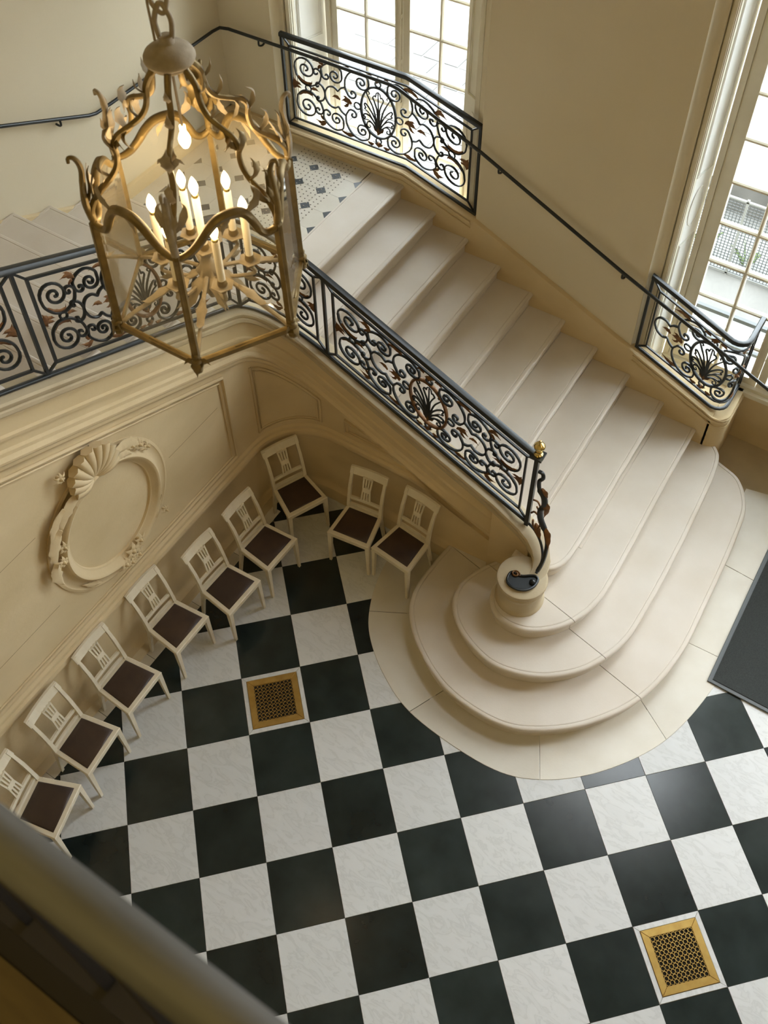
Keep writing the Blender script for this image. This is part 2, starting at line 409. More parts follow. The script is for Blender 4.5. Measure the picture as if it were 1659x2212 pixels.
# stone string / skirting along the window wall, with the raised kerbs of the two windows
def string_z(x):
    P = [(-3.06, 2.18), (-0.98, 2.18), (-0.20, 1.93), (1.50, 1.16), (2.38, 0.76)]
    for (a, za), (b, zb) in zip(P[:-1], P[1:]):
        if x <= b: return za + (zb - za) * (x - a) / (b - a)
    return P[-1][1]
xs = [-3.06, -2.6, -2.2, -1.6, -1.05, -0.98, -0.9, -0.6, -0.2, 0.3, 0.9, 1.50, 1.9, 2.2, 2.38]
m = MB(); rings = []
for x in xs:
    z = string_z(x); zb = max(-.05, min(LZ - .2, nos1(x) - .55))
    rings.append([(x, 4.835, zb), (x, 4.835, z - .006), (x, 4.842, z), (x, 5.02, z), (x, 5.02, zb)])
m.loft(rings)
trim1 = tag(m.build('trim_1', 'limestone', smooth=40), 'stone string with sloping top edge along the window wall', kind='structure')
def kerb_path(win):
    if win == 0: return [(x, 4.835) for x in [-2.40, -2.0, -1.5, -1.05, -0.98, -0.90, -0.6, -0.24]]
    return [(x, 4.835) for x in [1.53, 1.8, 2.1, 2.38]]
def kerb(win):
    for off, dz, r in ((.012, -.012, .012), (.022, -.034, .010), (.006, -.062, .012), (.016, -.10, .008)):
        P = [(x, y - off + .01, string_z(x) + dz) for x, y in kerb_path(win)]
        if win == 1:
            P = P[:-1] + [(2.38 + .14*sin(a) + .0, 4.835 + .14*(1-cos(a)) - (off-.01)*cos(a), string_z(2.38 + .14*sin(a)*.0) - .05*sin(a) + dz) for a in [pi/2*k/6 for k in range(7)]] + [(2.52 + off - .01, 5.38, .71 + dz)]
        MB().tube(P, r, 6).build('kerb_moulding', 'limestone', trim1, smooth=60)
kerb(0); kerb(1)
# kerb block end at the lower window
m = MB(); rings = []
outl = [(2.36, 4.835)] + [(2.38 + .14*sin(a), 4.975 - .14*cos(a)) for a in [pi/2*k/6 for k in range(7)]] + [(2.52, 5.42), (2.36, 5.42)]
slab(outl, -0.02, 0.735, False, .01).build('kerb_end_block', 'limestone', trim1, smooth=40)
MB().box(1.58, 2.40, 5.0, 5.42, 0.3, 0.72).build('recess_sill', 'limestone', trim1)
MB().box(-2.34, -0.31, 5.0, 5.42, 0.6, 1.2).build('recess_sill', 'limestone', trim1)
# skirting of the far wall, stepping up with the second flight
m = MB(); rings = []
for y in (WF, 4.0, 3.4, 3.12, 3.0, 2.6, 2.0, 1.2, 0.4, -0.6, -1.4):
    z = max(LZ, nos2(y) + .0) + .14
    rings.append([(-3.10, y, z - .75), (-3.025, y, z - .75), (-3.025, y, z - .012), (-3.04, y, z), (-3.10, y, z)])
m.loft(rings)
tag(m.build('trim_2', 'limestone', smooth=40), 'stone skirting along the far wall of the landing and upper flight', kind='structure')

# ================================================================== windows
def window(idx, a, b, ajar):
    """a..b: opening in the wall plane"""
    W = empty('window_%d' % (idx + 1), ((a+b)/2, 5.4, 0.72), ['tall many-paned casement window above the landing', 'tall many-paned casement window beside the lower stair'][idx], kind='structure')
    cxw = (a + b) / 2
    po_ = (.140, .275) if idx == 0 else (.128, .20)
    L, Rr = a + po_[1], b - po_[1]
    yb = 5.38; z0, z1 = 0.72, 5.22
    m = MB()     # fixed frame
    for x0, x1 in ((L, L + .05), (Rr - .05, Rr)): m.box(x0, x1, yb - .02, yb + .09, z0, z1)
    m.box(L, Rr, yb - .02, yb + .09, z1 - .06, z1); m.box(L, Rr, yb - .04, yb + .10, z0, z0 + .05)
    m.build('frame', 'window_paint', W)
    g0, g1 = a + .40 - .035*idx, b - .40 + .035*idx; mid = cxw
    zr = [0.85, 1.23, 1.615, 2.02, 2.435, 2.86, 3.28, 3.69, 4.10, 4.51, 4.90]
    for k, (c0, c1) in enumerate(((L + .052, mid - .004), (mid + .004, Rr - .052))):
        gl, gr = (g0, mid - .078) if k == 0 else (mid + .078, g1)
        cs = MB(); cs.box(c0, gl, yb, yb + .05, z0 + .055, z1 - .065); cs.box(gr, c1, yb, yb + .05, z0 + .055, z1 - .065)
        cs.box(gl, gr, yb, yb + .05, z0 + .055, zr[0]); cs.box(gl, gr, yb, yb + .05, zr[-1], z1 - .065)
        co = cs.build('casement', 'window_paint', W)
        # mouldings on the stiles
        st = MB()
        for xx in ((gl - .012, gl), (gr, gr + .012)): st.box(xx[0], xx[1], yb - .012, yb, zr[0], zr[-1])
        st.build('stile_bead', 'window_paint', co).location = (0, 0, 0)
        mx = (gl + gr) / 2
        MB().loft([[(mx - .017, yb + .002, z), (mx - .009, yb - .014, z), (mx + .009, yb - .014, z), (mx + .017, yb + .002, z), (mx + .017, yb + .04, z), (mx - .017, yb + .04, z)] for z in (zr[0], zr[-1])]).build('glazing_bar', 'window_paint', co).location = (0, 0, 0)
        for z in zr[1:-1]:
            MB().loft([[(x, yb + .002, z - .017), (x, yb - .013, z - .008), (x, yb - .013, z + .008), (x, yb + .002, z + .017), (x, yb + .04, z + .017), (x, yb + .04, z - .017)] for x in (gl, gr)]).build('glazing_bar', 'window_paint', co).location = (0, 0, 0)
        for r in range(len(zr) - 1):
            for x0, x1 in ((gl, mx), (mx, gr)):
                MB().box(x0 + .002, x1 - .002, yb + .022, yb + .026, zr[r] + .002, zr[r+1] - .002).build('pane', 'window_glass', co).location = (0, 0, 0)
    # bolt bar on the meeting stiles
    b_ = MB().tube([(mid - .02, yb - .02, 1.0), (mid - .02, yb - .02, 5.0)], .008, 8)
    for zz in (1.6, 2.5, 2.72, 2.95, 3.4, 4.2): b_.box(mid - .034, mid - .006, yb - .026, yb, zz - .02, zz + .02)
    b_.tube([(mid - .02, yb - .03, 2.72), (mid - .02, yb - .055, 2.70), (mid - .025, yb - .06, 2.60)], .009, 6)
    b_.build('espagnolette_bolt', 'window_paint', W, smooth=40)
    # casing and splayed panelled shutters
    for sd in (0, 1):
        s = 1 if sd == 0 else -1; e = a if sd == 0 else b
        cm = MB()
        for w0, w1, y0, y1 in ((.080, po_[0] + .016, 5.02, 5.14), (.090, po_[0] + .010, 5.000, 5.12), (.100, po_[0] + .002, 4.988, 5.10)):
            cm.box(min(e + s*w0, e + s*w1), max(e + s*w0, e + s*w1), y0, y1, 0.72, 5.25)
        cm.build('casing', 'window_paint', W)
        p0 = Vector((e + s*(po_[0] + .008), 5.03)); p1 = Vector((e + s*(po_[1] - .01), 5.375))
        if ajar and sd == 1: p0 = Vector((e - .13, 5.085)); p1 = Vector((e - .36, 5.20))
        d = (p1 - p0); ln = d.length; d.normalize(); nr = Vector((d.y, -d.x)) * (1 if sd == 0 else -1)
        if (sd == 0 and nr.x < 0) or (sd == 1 and nr.x > 0): nr = -nr
        if ajar and sd == 1 and nr.y > 0: nr = -nr
        def pt(u, w, z): q = p0 + d*u + nr*w; return (q.x, q.y, z)
        sh = MB()
        def slabp(u0, u1, w0, w1, za, zb):
            sh.add([pt(u0, w0, za), pt(u1, w0, za), pt(u1, w1, za), pt(u0, w1, za), pt(u0, w0, zb), pt(u1, w0, zb), pt(u1, w1, zb), pt(u0, w1, zb)],
                   [(0,3,2,1),(4,5,6,7),(0,1,5,4),(1,2,6,5),(2,3,7,6),(3,0,4,7)])
        slabp(0, ln, -.03, 0, 0.74, 5.23)
        so = sh.build('shutter', 'shutter_paint' if not (ajar and sd == 1) else 'window_paint', W)
        zc = [0.86, 2.28, 2.52, 2.98, 3.22, 5.1]
        fr = MB()
        def bead(pts2): fr.tube([pt(u, .002, z) for u, z in pts2], .006, 4, closed=True)
        i0, i1 = .05, ln - .05
        for za, zb in ((.86, 2.30), (3.0, 5.1)):
            bead([(i0, za), (i1, za), (i1, zb), (i0, zb)]); bead([(i0 + .018, za + .02), (i1 - .018, za + .02), (i1 - .018, zb - .02), (i0 + .018, zb - .02)])
        um = (i0 + i1) / 2; ru = (i1 - i0) * .42
        bead([(um + ru*cos(t), 2.65 + .2*sin(t)) for t in [2*pi*k/20 for k in range(20)]])
        fr.build('panel_bead', so.data.materials[0], so).location = (0, 0, 0)
    # sill board and stone apron
    MB().box(L - .06, Rr + .06, 5.30, 5.42, 0.685, 0.735).build('sill', 'window_paint', W)
    MB().box(a + .1, b - .1, 5.395, 5.43, 0.0, 0.69).build('apron', 'limestone', W)
    return W
window(0, OPW[0][0], OPW[0][1], True)
window(1, OPW[1][0], OPW[1][1], False)
# ================================================================== staircase
stair = empty('staircase', (1.2, 3.7, 0), 'pale stone staircase with rounded bottom steps, landing and second flight', 'staircase')
def xk(k): return X0 + RUN * k
for k in range(0, 8):
    xa = -1.35 if k == 0 else xk(k-1) - .07
    slab([(xa, 2.76), (xk(k), 2.76), (xk(k), 4.876), (xa, 4.876)], LZ - H*(k+1) + .004, LZ - H*k).build('step', 'step_stone', stair, smooth=50)
K8 = c2([(1.93, 4.876), (1.932, 3.9), (1.935, 3.0), (1.915, 2.76), (1.85, 2.64), (1.74, 2.58)], 6) + [(1.50, 2.58), (1.50, 4.876)]
slab(K8, 0.51 + .004, .68).build('step', 'step_stone', stair, smooth=50)
K9 = c2([(2.285, 4.876), (2.29, 4.0), (2.30, 3.0), (2.275, 2.62), (2.16, 2.34), (1.98, 2.155), (1.80, 2.085), (1.62, 2.105), (1.51, 2.21), (1.475, 2.36), (1.52, 2.52), (1.62, 2.66)], 7) + [(1.62, 3.1), (1.9, 3.1), (1.9, 4.876)]
K10 = c2([(2.36, 4.93), (2.43, 4.92), (2.52, 4.87), (2.585, 4.74), (2.62, 4.4), (2.645, 3.6), (2.635, 2.85), (2.60, 2.52), (2.49, 2.24), (2.34, 2.04), (2.10, 1.865), (1.77, 1.785), (1.44, 1.89), (1.24, 2.07), (1.18, 2.28), (1.24, 2.5), (1.38, 2.74)], 7) + [(1.9, 3.0), (2.0, 3.2), (2.0, 4.95)]
K11p = k11c + [(0.86, 2.80), (1.9, 3.0), (2.1, 3.2), (2.1, 4.98)]
for P, z in ((K9, .51), (K10, .34), (K11p, .17)):
    for s in (1, -1):
        nl = hypot(.21, .98); sm_ = (1.93, 2.46 + s*.0025, s*.21/nl, s*.98/nl)
        q = clip(P, *sm_)
        slab(q, z - H + .004, z, seam=sm_).build('step', 'step_stone', stair, smooth=50)
# landing
land = MB().box(-3.056, -1.30, 2.70, 4.876, 1.80, LZ - .006).build('landing_slab', 'grout', stair)
GX, GY, GP = -2.6205, 4.352, 0.2575
c = .058
octo = MB(); hp = GP/2 - .0008; q = [(hp, -hp+c), (hp, hp-c), (hp-c, hp), (-hp+c, hp), (-hp, hp-c), (-hp, -hp+c), (-hp+c, -hp), (hp-c, -hp)]
octo.loft([[(x, y, -.012) for x, y in q], [(x, y, 0) for x, y in q]])
cab = MB(); q2 = [(c - .0008, 0), (0, c - .0008), (-c + .0008, 0), (0, -c + .0008)]
cab.loft([[(x, y, -.012) for x, y in q2], [(x, y, .0005) for x, y in q2]])
tri = MB(); q3 = [(0, c), (-c, 0), (0, -c)]; tri.loft([[(x, y, -.012) for x, y in q3], [(x, y, .0005) for x, y in q3]])
po = pc = pt_ = None
for a in range(-1, 5):
    for b in range(-1, 6):
        x, y = GX + GP*(a + .5), GY - GP*(b + .5)
        if po is None: po = octo.build('octagon_tile', 'paving_stone', land)
        o = po if (a, b) == (-1, -1) else dup(po, land)
        o.location = (x, y, LZ)
for a in range(-1, 6):
    for b in range(-1, 6):
        x, y = GX + GP*a, GY - GP*b
        if a in (-1, 5):
            if pt_ is None: pt_ = tri.build('slate_triangle', 'slate_inlay', land); o = pt_
            else: o = dup(pt_, land)
            o.rotation_euler = (0, 0, pi if a == -1 else 0)
        else:
            if pc is None: pc = cab.build('slate_square', 'slate_inlay', land); o = pc
            else: o = dup(pc, land)
        o.location = (x, y, LZ)
for x0, x1, y0, y1 in ((-3.05, GX - GP - .001, 2.75, 4.84), (GX - GP + .001, -1.352, GY + GP + .001, 4.84), (GX - GP + .001, -1.352, 2.75, GY - GP*5 - .001)):
    MB().box(x0, x1, y0, y1, LZ - .012, LZ - .0005).build('border_slab', 'paving_stone', land).location = (0, 0, 0)
st = MB()
for a in range(13):
    for b in range(40):
        x = -2.10 + a*.05; y = 4.80 - b*.048
        if y < 2.95: continue
        st.lathe([(.008, 0), (.0075, .003), (.004, .005)], 6, (x, y, LZ - .0003))
tag(st.build('stud_strip', 'steel_stud', stair, smooth=60), 'small metal warning studs set in the landing', kind='stuff')
# second flight
for k in range(0, 11):
    y = 2.74 - RUN*k; z = LZ + H*(k+1)
    slab([(-3.055, y), (-.93, y), (-.93, y + RUN + .07), (-3.055, y + RUN + .07)], z - H + .004, z).build('step', 'step_stone', stair, smooth=50)

# ================================================================== stair wall, cap and newel drum
RA = 0.52; CXA, CYA = -0.40, 2.21; FX, FY = -0.92, 2.73
def herm(t, a, b, ma, mb): return a*(2*t**3-3*t*t+1) + ma*(t**3-2*t*t+t) + b*(-2*t**3+3*t*t) + mb*(t**3-t*t)
def base_path(off):
    """list of (x, y, zr): path at distance off behind the wall face, zr = nosing line"""
    out = []; r = RA + off
    for y in [-2.6 + .25*k for k in range(int((CYA + 2.6)/.25) + 1)]: out.append((FX - off, y, nos2(y)))
    al = pi/2*r; za, zb = nos2(CYA), nos1(CXA); sl = -H/RUN
    for k in range(0, 13):
        t = k/12; a = pi - pi/2*t
        out.append((CXA + r*cos(a), CYA + r*sin(a), herm(t, za, zb, sl*al, sl*al)))
    for k in range(1, 9):
        x = CXA + (1.25 - CXA)*k/8; out.append((x, FY + off, nos1(x)))
    return out
face = base_path(0) + [(1.38, 2.725, .885), (1.50, 2.705, .83), (1.58, 2.665, .78), (1.635, 2.61, .74), (1.66, 2.545, .71), (1.65, 2.48, .69)]
def rnormal(P, i):
    a = P[max(i-1, 0)]; b = P[min(i+1, len(P)-1)]; tx, ty = b[0]-a[0], b[1]-a[1]; l = hypot(tx, ty); return ty/l, -tx/l
rings = []
for i, (x, y, zr) in enumerate(face):
    nx, ny = rnormal(face, i); k = min(1.0, max(0.0, (1.75 - x)/.9)) if x > .85 else 1.0
    prof = [(.10, -.02), (.10, .12), (.09, .145), (.05, .165), (.03, .20), (.03, .79), (.035, .805), (.046, .825), (.048, .85), (.04, .875), (.02, .89), (.02, .92), (0, .94)]
    rk = [(0, -.47), (.022, -.455), (.034, -.43), (.028, -.405), (.050, -.385), (.070, -.36), (.072, -.34), (.052, -.31), (.052, -.28), (.038, -.26), (.038, -.19), (.056, -.175), (.058, -.15), (.044, -.135), (.044, .05)]
    top = zr + .05; lim = zr - .49
    ring = []
    for o, z in prof: ring.append((o*k, z if z <= lim else lim + (z - lim)*.0 if lim > 0 else min(z, max(0.0, lim))))
    for o, z in rk: ring.append((o*k, max(zr + z, 0.0)))
    rings.append([(x + nx*o, y + ny*o, z) for o, z in ring])
m = MB(); m.loft(rings, closed=False, cap=False)
stairwall = tag(m.build('wall_stairwell', 'limestone', smooth=35), 'carved stone wall below the stair with raking mouldings', kind='structure')
# panel mouldings on the stair wall
def face_pt(y=None, x=None, z=0, o=.008):
    return (FX + o, y, z) if y is not None else (x, FY - o, z)
def mould(pts, r=.014):
    MB().tube(pts, r, 6, closed=True).build('panel_moulding', 'limestone', stairwall, smooth=60)
for d, r in ((0, .016), (.045, .009)):
    yb_ = 2.0 - d; ya = -2.2 + d
    mould([face_pt(y=ya, z=1.0 + d), face_pt(y=yb_, z=1.0 + d), face_pt(y=yb_, z=nos2(yb_) - .54 - d), face_pt(y=ya, z=nos2(ya) - .54 - d)], r)
for d, r in ((0, .014), (.04, .008)):
    x0, x1 = -.26 + d, .40 - 1.6*d
    mould([face_pt(x=x0, z=1.0 + d), face_pt(x=x1, z=1.0 + d), face_pt(x=x0, z=nos1(x0) - .53 - d*.6)], r)
arcp = []
for d, r in ((0, .012), (.035, .007)):
    P = []
    for s in (0, 1):
        rng = [k/8 for k in range(9)]
        for t in (rng if s == 0 else rng[::-1]):
            tt = .14 + d + (.72 - 2*d)*t; a = pi - pi/2*tt; rr = RA - .006
            zr = herm(tt, nos2(CYA), nos1(CXA), -.471*.74, -.471*.74)
            P.append((CXA + rr*cos(a), CYA + rr*sin(a), (1.0 + d) if s == 0 else zr - .54 - d))
    mould(P, r)
# stone joints: thin recessed-looking fillets between the blocks
for (ya, yb_, z) in ((-1.6, .0, 1.42), (-1.6, .05, 2.25), (1.3, 1.9, 1.75)):
    MB().tube([(FX + .0005, ya, z), (FX + .0005, yb_, z)], .0013, 4).build('block_joint', 'grout', stairwall)
# stepped cap stone carrying the railing
def cap_path():
    P = base_path(.015)
    P = [(x, y, z + .15) for x, y, z in P]
    global NCAP; NCAP = len(P)
    P += [(1.40, 2.745, 1.055), (1.52, 2.735, .985), (1.63, 2.705, .925), (1.715, 2.65, .875), (1.77, 2.575, .84), (1.79, 2.49, .815), (1.785, 2.41, .803), (1.765, 2.345, .80), (1.725, 2.30, .80), (1.68, 2.285, .80)]
    return P
cp = cap_path(); rings = []
for i, (x, y, z) in enumerate(cp):
    nx, ny = rnormal(cp, i); w = .10 - .045*min(1, max(0, (i - NCAP)/6))
    sec = [(w - .012, -.12), (w, -.105), (w, -.075), (w - .012, -.065), (w, -.05), (w + .006, -.02), (w - .004, -.002), (w - .02, 0), (-w + .02, 0), (-w, -.01), (-w, -.12)]
    rings.append([(x + nx*o, y + ny*o, z + dz) for o, dz in sec])
m = MB(); m.loft(rings)
m.build('cap_stone', 'limestone_grey', stairwall, smooth=40)
# body under the cap around the scroll
rings = []
tail = [p for p in cp if p[0] > 1.2 and p[1] > 2.2]
for i, (x, y, z) in enumerate(tail):
    nx, ny = rnormal(tail, i); w = .088 - .042*min(1, max(0, (i - 1)/6))
    rings.append([(x + nx*w, y + ny*w, .2), (x + nx*w, y + ny*w, z - .1), (x - nx*w, y - ny*w, z - .1), (x - nx*w, y - ny*w, .2)])
m = MB(); m.loft(rings); m.build('scroll_body', 'limestone', stairwall, smooth=40)
NX, NY = 1.70, 2.375
MB().lathe([(.205, .505), (.205, .535), (.195, .545), (.188, .56), (.186, .66), (.188, .695), (.198, .705), (.198, .725), (.19, .735), (.192, .75), (.205, .76), (.21, .78), (.205, .795), (.19, .802), (.0, .802)], 36, (NX, NY, 0)).build('newel_drum', 'limestone_grey', stairwall, smooth=45)
# inner face of the kerb along the steps
rings = []
ip = [p for p in base_path(.105)]
for x, y, z in ip: rings.append([(x, y, z - .6), (x, y, z + .10)])
MB().loft(rings, closed=False, cap=False).build('kerb_inner_face', 'limestone', stairwall, smooth=30)
# ================================================================== carved oval medallion on the stair wall
MY, MZ = 0.64, 1.79; MK = 1.07
med = empty('wall_medallion', (FX + .005, MY, MZ), 'carved stone oval frame with shell crest and flowers on the wall behind the chairs', 'wall carving')
def el(t, a, b, o): return (FX + o, MY + MK*a*cos(t), MZ + MK*b*sin(t))
prof = [(.565, .63, -.004), (.565, .63, .012), (.545, .61, .018), (.535, .60, .010), (.50, .56, .012), (.475, .535, .022), (.462, .522, .055), (.445, .505, .068), (.425, .485, .060), (.418, .478, .045), (.405, .465, .040), (.398, .458, .026), (.385, .445, .022), (.378, .438, -.006)]
N = 64; m = MB()
m.loft([[el(2*pi*k/N, a, b, o) for k in range(N)] for a, b, o in prof], True, False)
m.build('oval_frame', 'limestone', med, smooth=50)
MB().add([el(2*pi*k/N, .382, .442, .003) for k in range(N)], [tuple(range(N))]).build('oval_field', 'limestone', med)
# shell at the crest
sh = MB(); sc = Vector((FX, MY - .04, MZ + .53))
for k in range(11):
    a = radians(18 + 14.4*k); L = .20 + .13*sin(pi*k/10)
    d = Vector((0, cos(a), sin(a)))
    P = [sc + d*(L*t) + Vector((.03 + .055*sin(pi*t*.75), 0, 0)) for t in [j/6 for j in range(7)]]
    sh.tube(P, [.012 + .036*t for t in [j/6 for j in range(7)]], 6)
sh.build('shell_crest', 'limestone', med, smooth=60)
# scrolls and leaves around the crest
lf = MB()
def mleaf(t0, t1, a, b, W, o=.05, lob=4):
    P = [el(t0 + (t1-t0)*k/10, a*(1 + .03*sin(pi*k/10)), b*(1 + .03*sin(pi*k/10)), o) for k in range(11)]
    lf.leaf(P, (1, 0, 0), W, .45, lob)
for t0, t1, a, b, W in ((1.95, 2.55, .50, .57, .055), (2.45, 3.0, .53, .60, .05), (2.9, 3.35, .54, .60, .045), (1.85, 2.2, .43, .50, .04), (1.25, .75, .52, .60, .05), (1.2, .9, .46, .53, .035), (2.2, 2.7, .56, .64, .035)):
    mleaf(t0, t1, a, b, W*1.35, .06)
lf.build('acanthus_leaves', 'limestone', med, smooth=60)
def rosette(y, z, R, n=6, nm='flower'):
    f = MB(); c0 = Vector((FX + .045, y + .03, z - .05))
    for k in range(n):
        a = 2*pi*k/n + .3; d = Vector((0, cos(a), sin(a)))
        f.leaf([c0 + d*(R*t) + Vector((.02*sin(pi*t), 0, 0)) for t in [j/5 for j in range(6)]], (1, 0, 0), R*.36, .5, 1)
    f.lathe([(R*.25, -.02), (R*.28, .02), (0.001, .05)], 8, (0, 0, 0))
    # turn the boss toward the room
    nb = len(f.v) - 24
    for i in range(nb, len(f.v)):
        x_, y_, z_ = f.v[i]; f.v[i] = (c0.x + z_, c0.y + x_, c0.z + y_)
    return f.build(nm, 'limestone', med, smooth=60)
for y, z, R in ((.66, 1.33, .075), (.56, 1.27, .06), (.75, 1.37, .055), (.62, 1.23, .05), (.70, 1.24, .045), (.15, 2.05, .05), (.10, 1.93, .05), (1.0, 2.30, .05), (1.06, 2.22, .04), (.93, 2.36, .04), (.32, 2.66, .045), (1.06, 1.40, .035)):
    rosette(y, z, R*1.25)
for (a0, a1) in ((4.15, 3.75), (5.0, 5.5), (5.45, 5.8)):
    MB().leaf([el(a0 + (a1-a0)*k/10, .50, .57, .03) for k in range(11)], (1, 0, 0), .03, .6, 5).build('garland', 'limestone', med, smooth=60)
# ================================================================== wrought iron
class Path:
    """polyline of (x, y, zbase) with arc length in plan"""
    def __init__(s, P):
        s.P = [Vector(p) for p in P]; s.S = [0.0]
        for a, b in zip(s.P[:-1], s.P[1:]): s.S.append(s.S[-1] + hypot(b.x-a.x, b.y-a.y))
        s.L = s.S[-1]
    def at(s, u, dz=0.0):
        S = s.S
        if u <= 0: i = 0
        elif u >= s.L: i = len(S) - 2
        else:
            i = 0
            while S[i+1] < u: i += 1
        k = (u - S[i]) / max(1e-9, S[i+1] - S[i]); p = s.P[i].lerp(s.P[i+1], k)
        return Vector((p.x, p.y, p.z + dz))
    def nrm(s, u):
        a = s.at(u - .03); b = s.at(u + .03); return Vector((b.y - a.y, a.x - b.x, 0)).normalized()
    def s_of(s, fn):   # arc length where fn(point) is smallest
        best = min(range(401), key=lambda k: fn(s.at(s.L*k/400))); return s.L*best/400
# ---- the panel pattern, drawn in the units of one reference panel: x from the oval's centre, y up from mid height
def spiral(cx, cy, r, aend, turns, sg, n=None, k0=.12):
    n = n or int(16*turns) + 4; out = []
    for i in range(n + 1):
        t = i/n; a = radians(aend) - sg*2*pi*turns*(1 - t); rr = r*(k0 + (1-k0)*t**1.15)
        out.append((cx + rr*cos(a), cy + rr*sin(a)))
    return out
def cat2(P, n=5): return [(v.x, v.y) for v in catmull([(x, y, 0) for x, y in P], n)]
def scr(v1, mids, v2):
    A = spiral(*v1); B = spiral(*v2)[::-1]
    return A[:-1] + cat2([A[-1]] + mids + [B[0]], 5)[0:-1] + B
def flip(P): return [(x, -y) for x, y in P]
SCROLLS = {   # left half, mirrored for the right half; the panel spans x -705..705, y -280..280
 'end_up': scr((-590, 148, 92, 185, 1.75, 1), [(-668, 80), (-615, 30), (-545, 28), (-480, 78)], (-498, 148, 42, -20, 1.1, -1)),
 'mid_up': scr((-345, 172, 58, 15, 1.6, 1), [(-296, 232), (-350, 262), (-410, 245), (-455, 200)], (-418, 150, 36, 175, 1.0, -1)),
 'big_up': scr((-130, 190, 58, 5, 1.65, 1), [(-84, 240), (-140, 268), (-210, 248), (-258, 185), (-266, 115)], (-206, 84, 42, 215, 1.1, -1)),
 'tee': scr((-492, 50, 24, 80, .8, -1), [(-455, 56), (-437, 20), (-437, -20), (-455, -56)], (-492, -50, 24, -80, .8, 1)),
 'cusp': cat2([(-266, 112), (-300, 92), (-324, 62)], 4) + cat2([(-325, 62), (-360, 82), (-405, 68), (-432, 22), (-432, -22), (-405, -68), (-360, -82), (-325, -62)], 5) + cat2([(-324, -62), (-300, -92), (-266, -112)], 4),
}
for nm in ('end', 'mid', 'big'): SCROLLS[nm + '_low'] = flip(SCROLLS[nm + '_up'])
RINGS = [(0, 224, 22), (0, -224, 22), (-168, 0, 26), (-575, 0, 24)]
LEAVES = [([(-696, -32), (-688, 8), (-700, 48)], 26), ([(-690, 4), (-660, 12), (-628, 2)], 15), ([(-688, -10), (-660, -14), (-635, -22)], 12), ([(-548, 2), (-520, 12), (-480, 0)], 14),
 ([(-215, 0), (-255, 12), (-300, 0)], 24), ([(-240, 4), (-262, 34), (-290, 38)], 12), ([(-240, -4), (-262, -34), (-290, -38)], 12), ([(-310, 0), (-345, 14), (-378, 0)], 15)]
for P, w in (([(-655, 76), (-612, 40), (-552, 44), (-540, 70)], 14), ([(-436, 222), (-475, 248), (-528, 232)], 19), ([(-440, 214), (-472, 200), (-482, 172)], 14), ([(-452, 232), (-470, 262), (-500, 270)], 11),
 ([(-196, 254), (-262, 262), (-335, 238)], 17), ([(-40, 262), (-70, 268), (-98, 250)], 14)):
    LEAVES += [(P, w), (flip(P), w)]
CLEAVES = [([(0, 238), (0, 258), (0, 278)], 36), ([(0, -238), (0, -258), (0, -278)], 36), ([(0, -168), (0, -135), (0, -92)], 26), ([(-5, -160), (-30, -128), (-38, -100)], 14), ([(5, -160), (30, -128), (38, -100)], 14)]
OVAL = (138, 197)
def palmette():
    out = []
    b = (0, -165)
    for sg in (-1, 1):
        out.append([(b[0], b[1]), (sg*6, -60), (sg*10, 20), (sg*30, 80), (sg*42, 110), (sg*28, 128), (sg*20, 120), (sg*14, 150), (0, 160)])
        out.append([(b[0], b[1]), (sg*18, -60), (sg*42, 30), (sg*75, 95), (sg*92, 128), (sg*80, 145), (sg*68, 132), (sg*76, 122)])
        out.append([(b[0], b[1]), (sg*22, -70), (sg*60, 0), (sg*98, 42), (sg*112, 35), (sg*100, 10), (sg*110, 2), (sg*70, -30), (sg*20, -105)])
        out.append([(b[0], b[1]), (sg*26, -95), (sg*70, -45), (sg*108, -40), (sg*118, -58), (sg*104, -66), (sg*112, -82), (sg*70, -82), (sg*18, -125)])
        out.append([(b[0], b[1]), (sg*24, -125), (sg*60, -92), (sg*88, -100), (sg*92, -128), (sg*76, -140), (sg*64, -128), (sg*74, -116)])
    out.append([(0, -165), (0, 0), (0, 165)])
    return out
PALM = palmette()
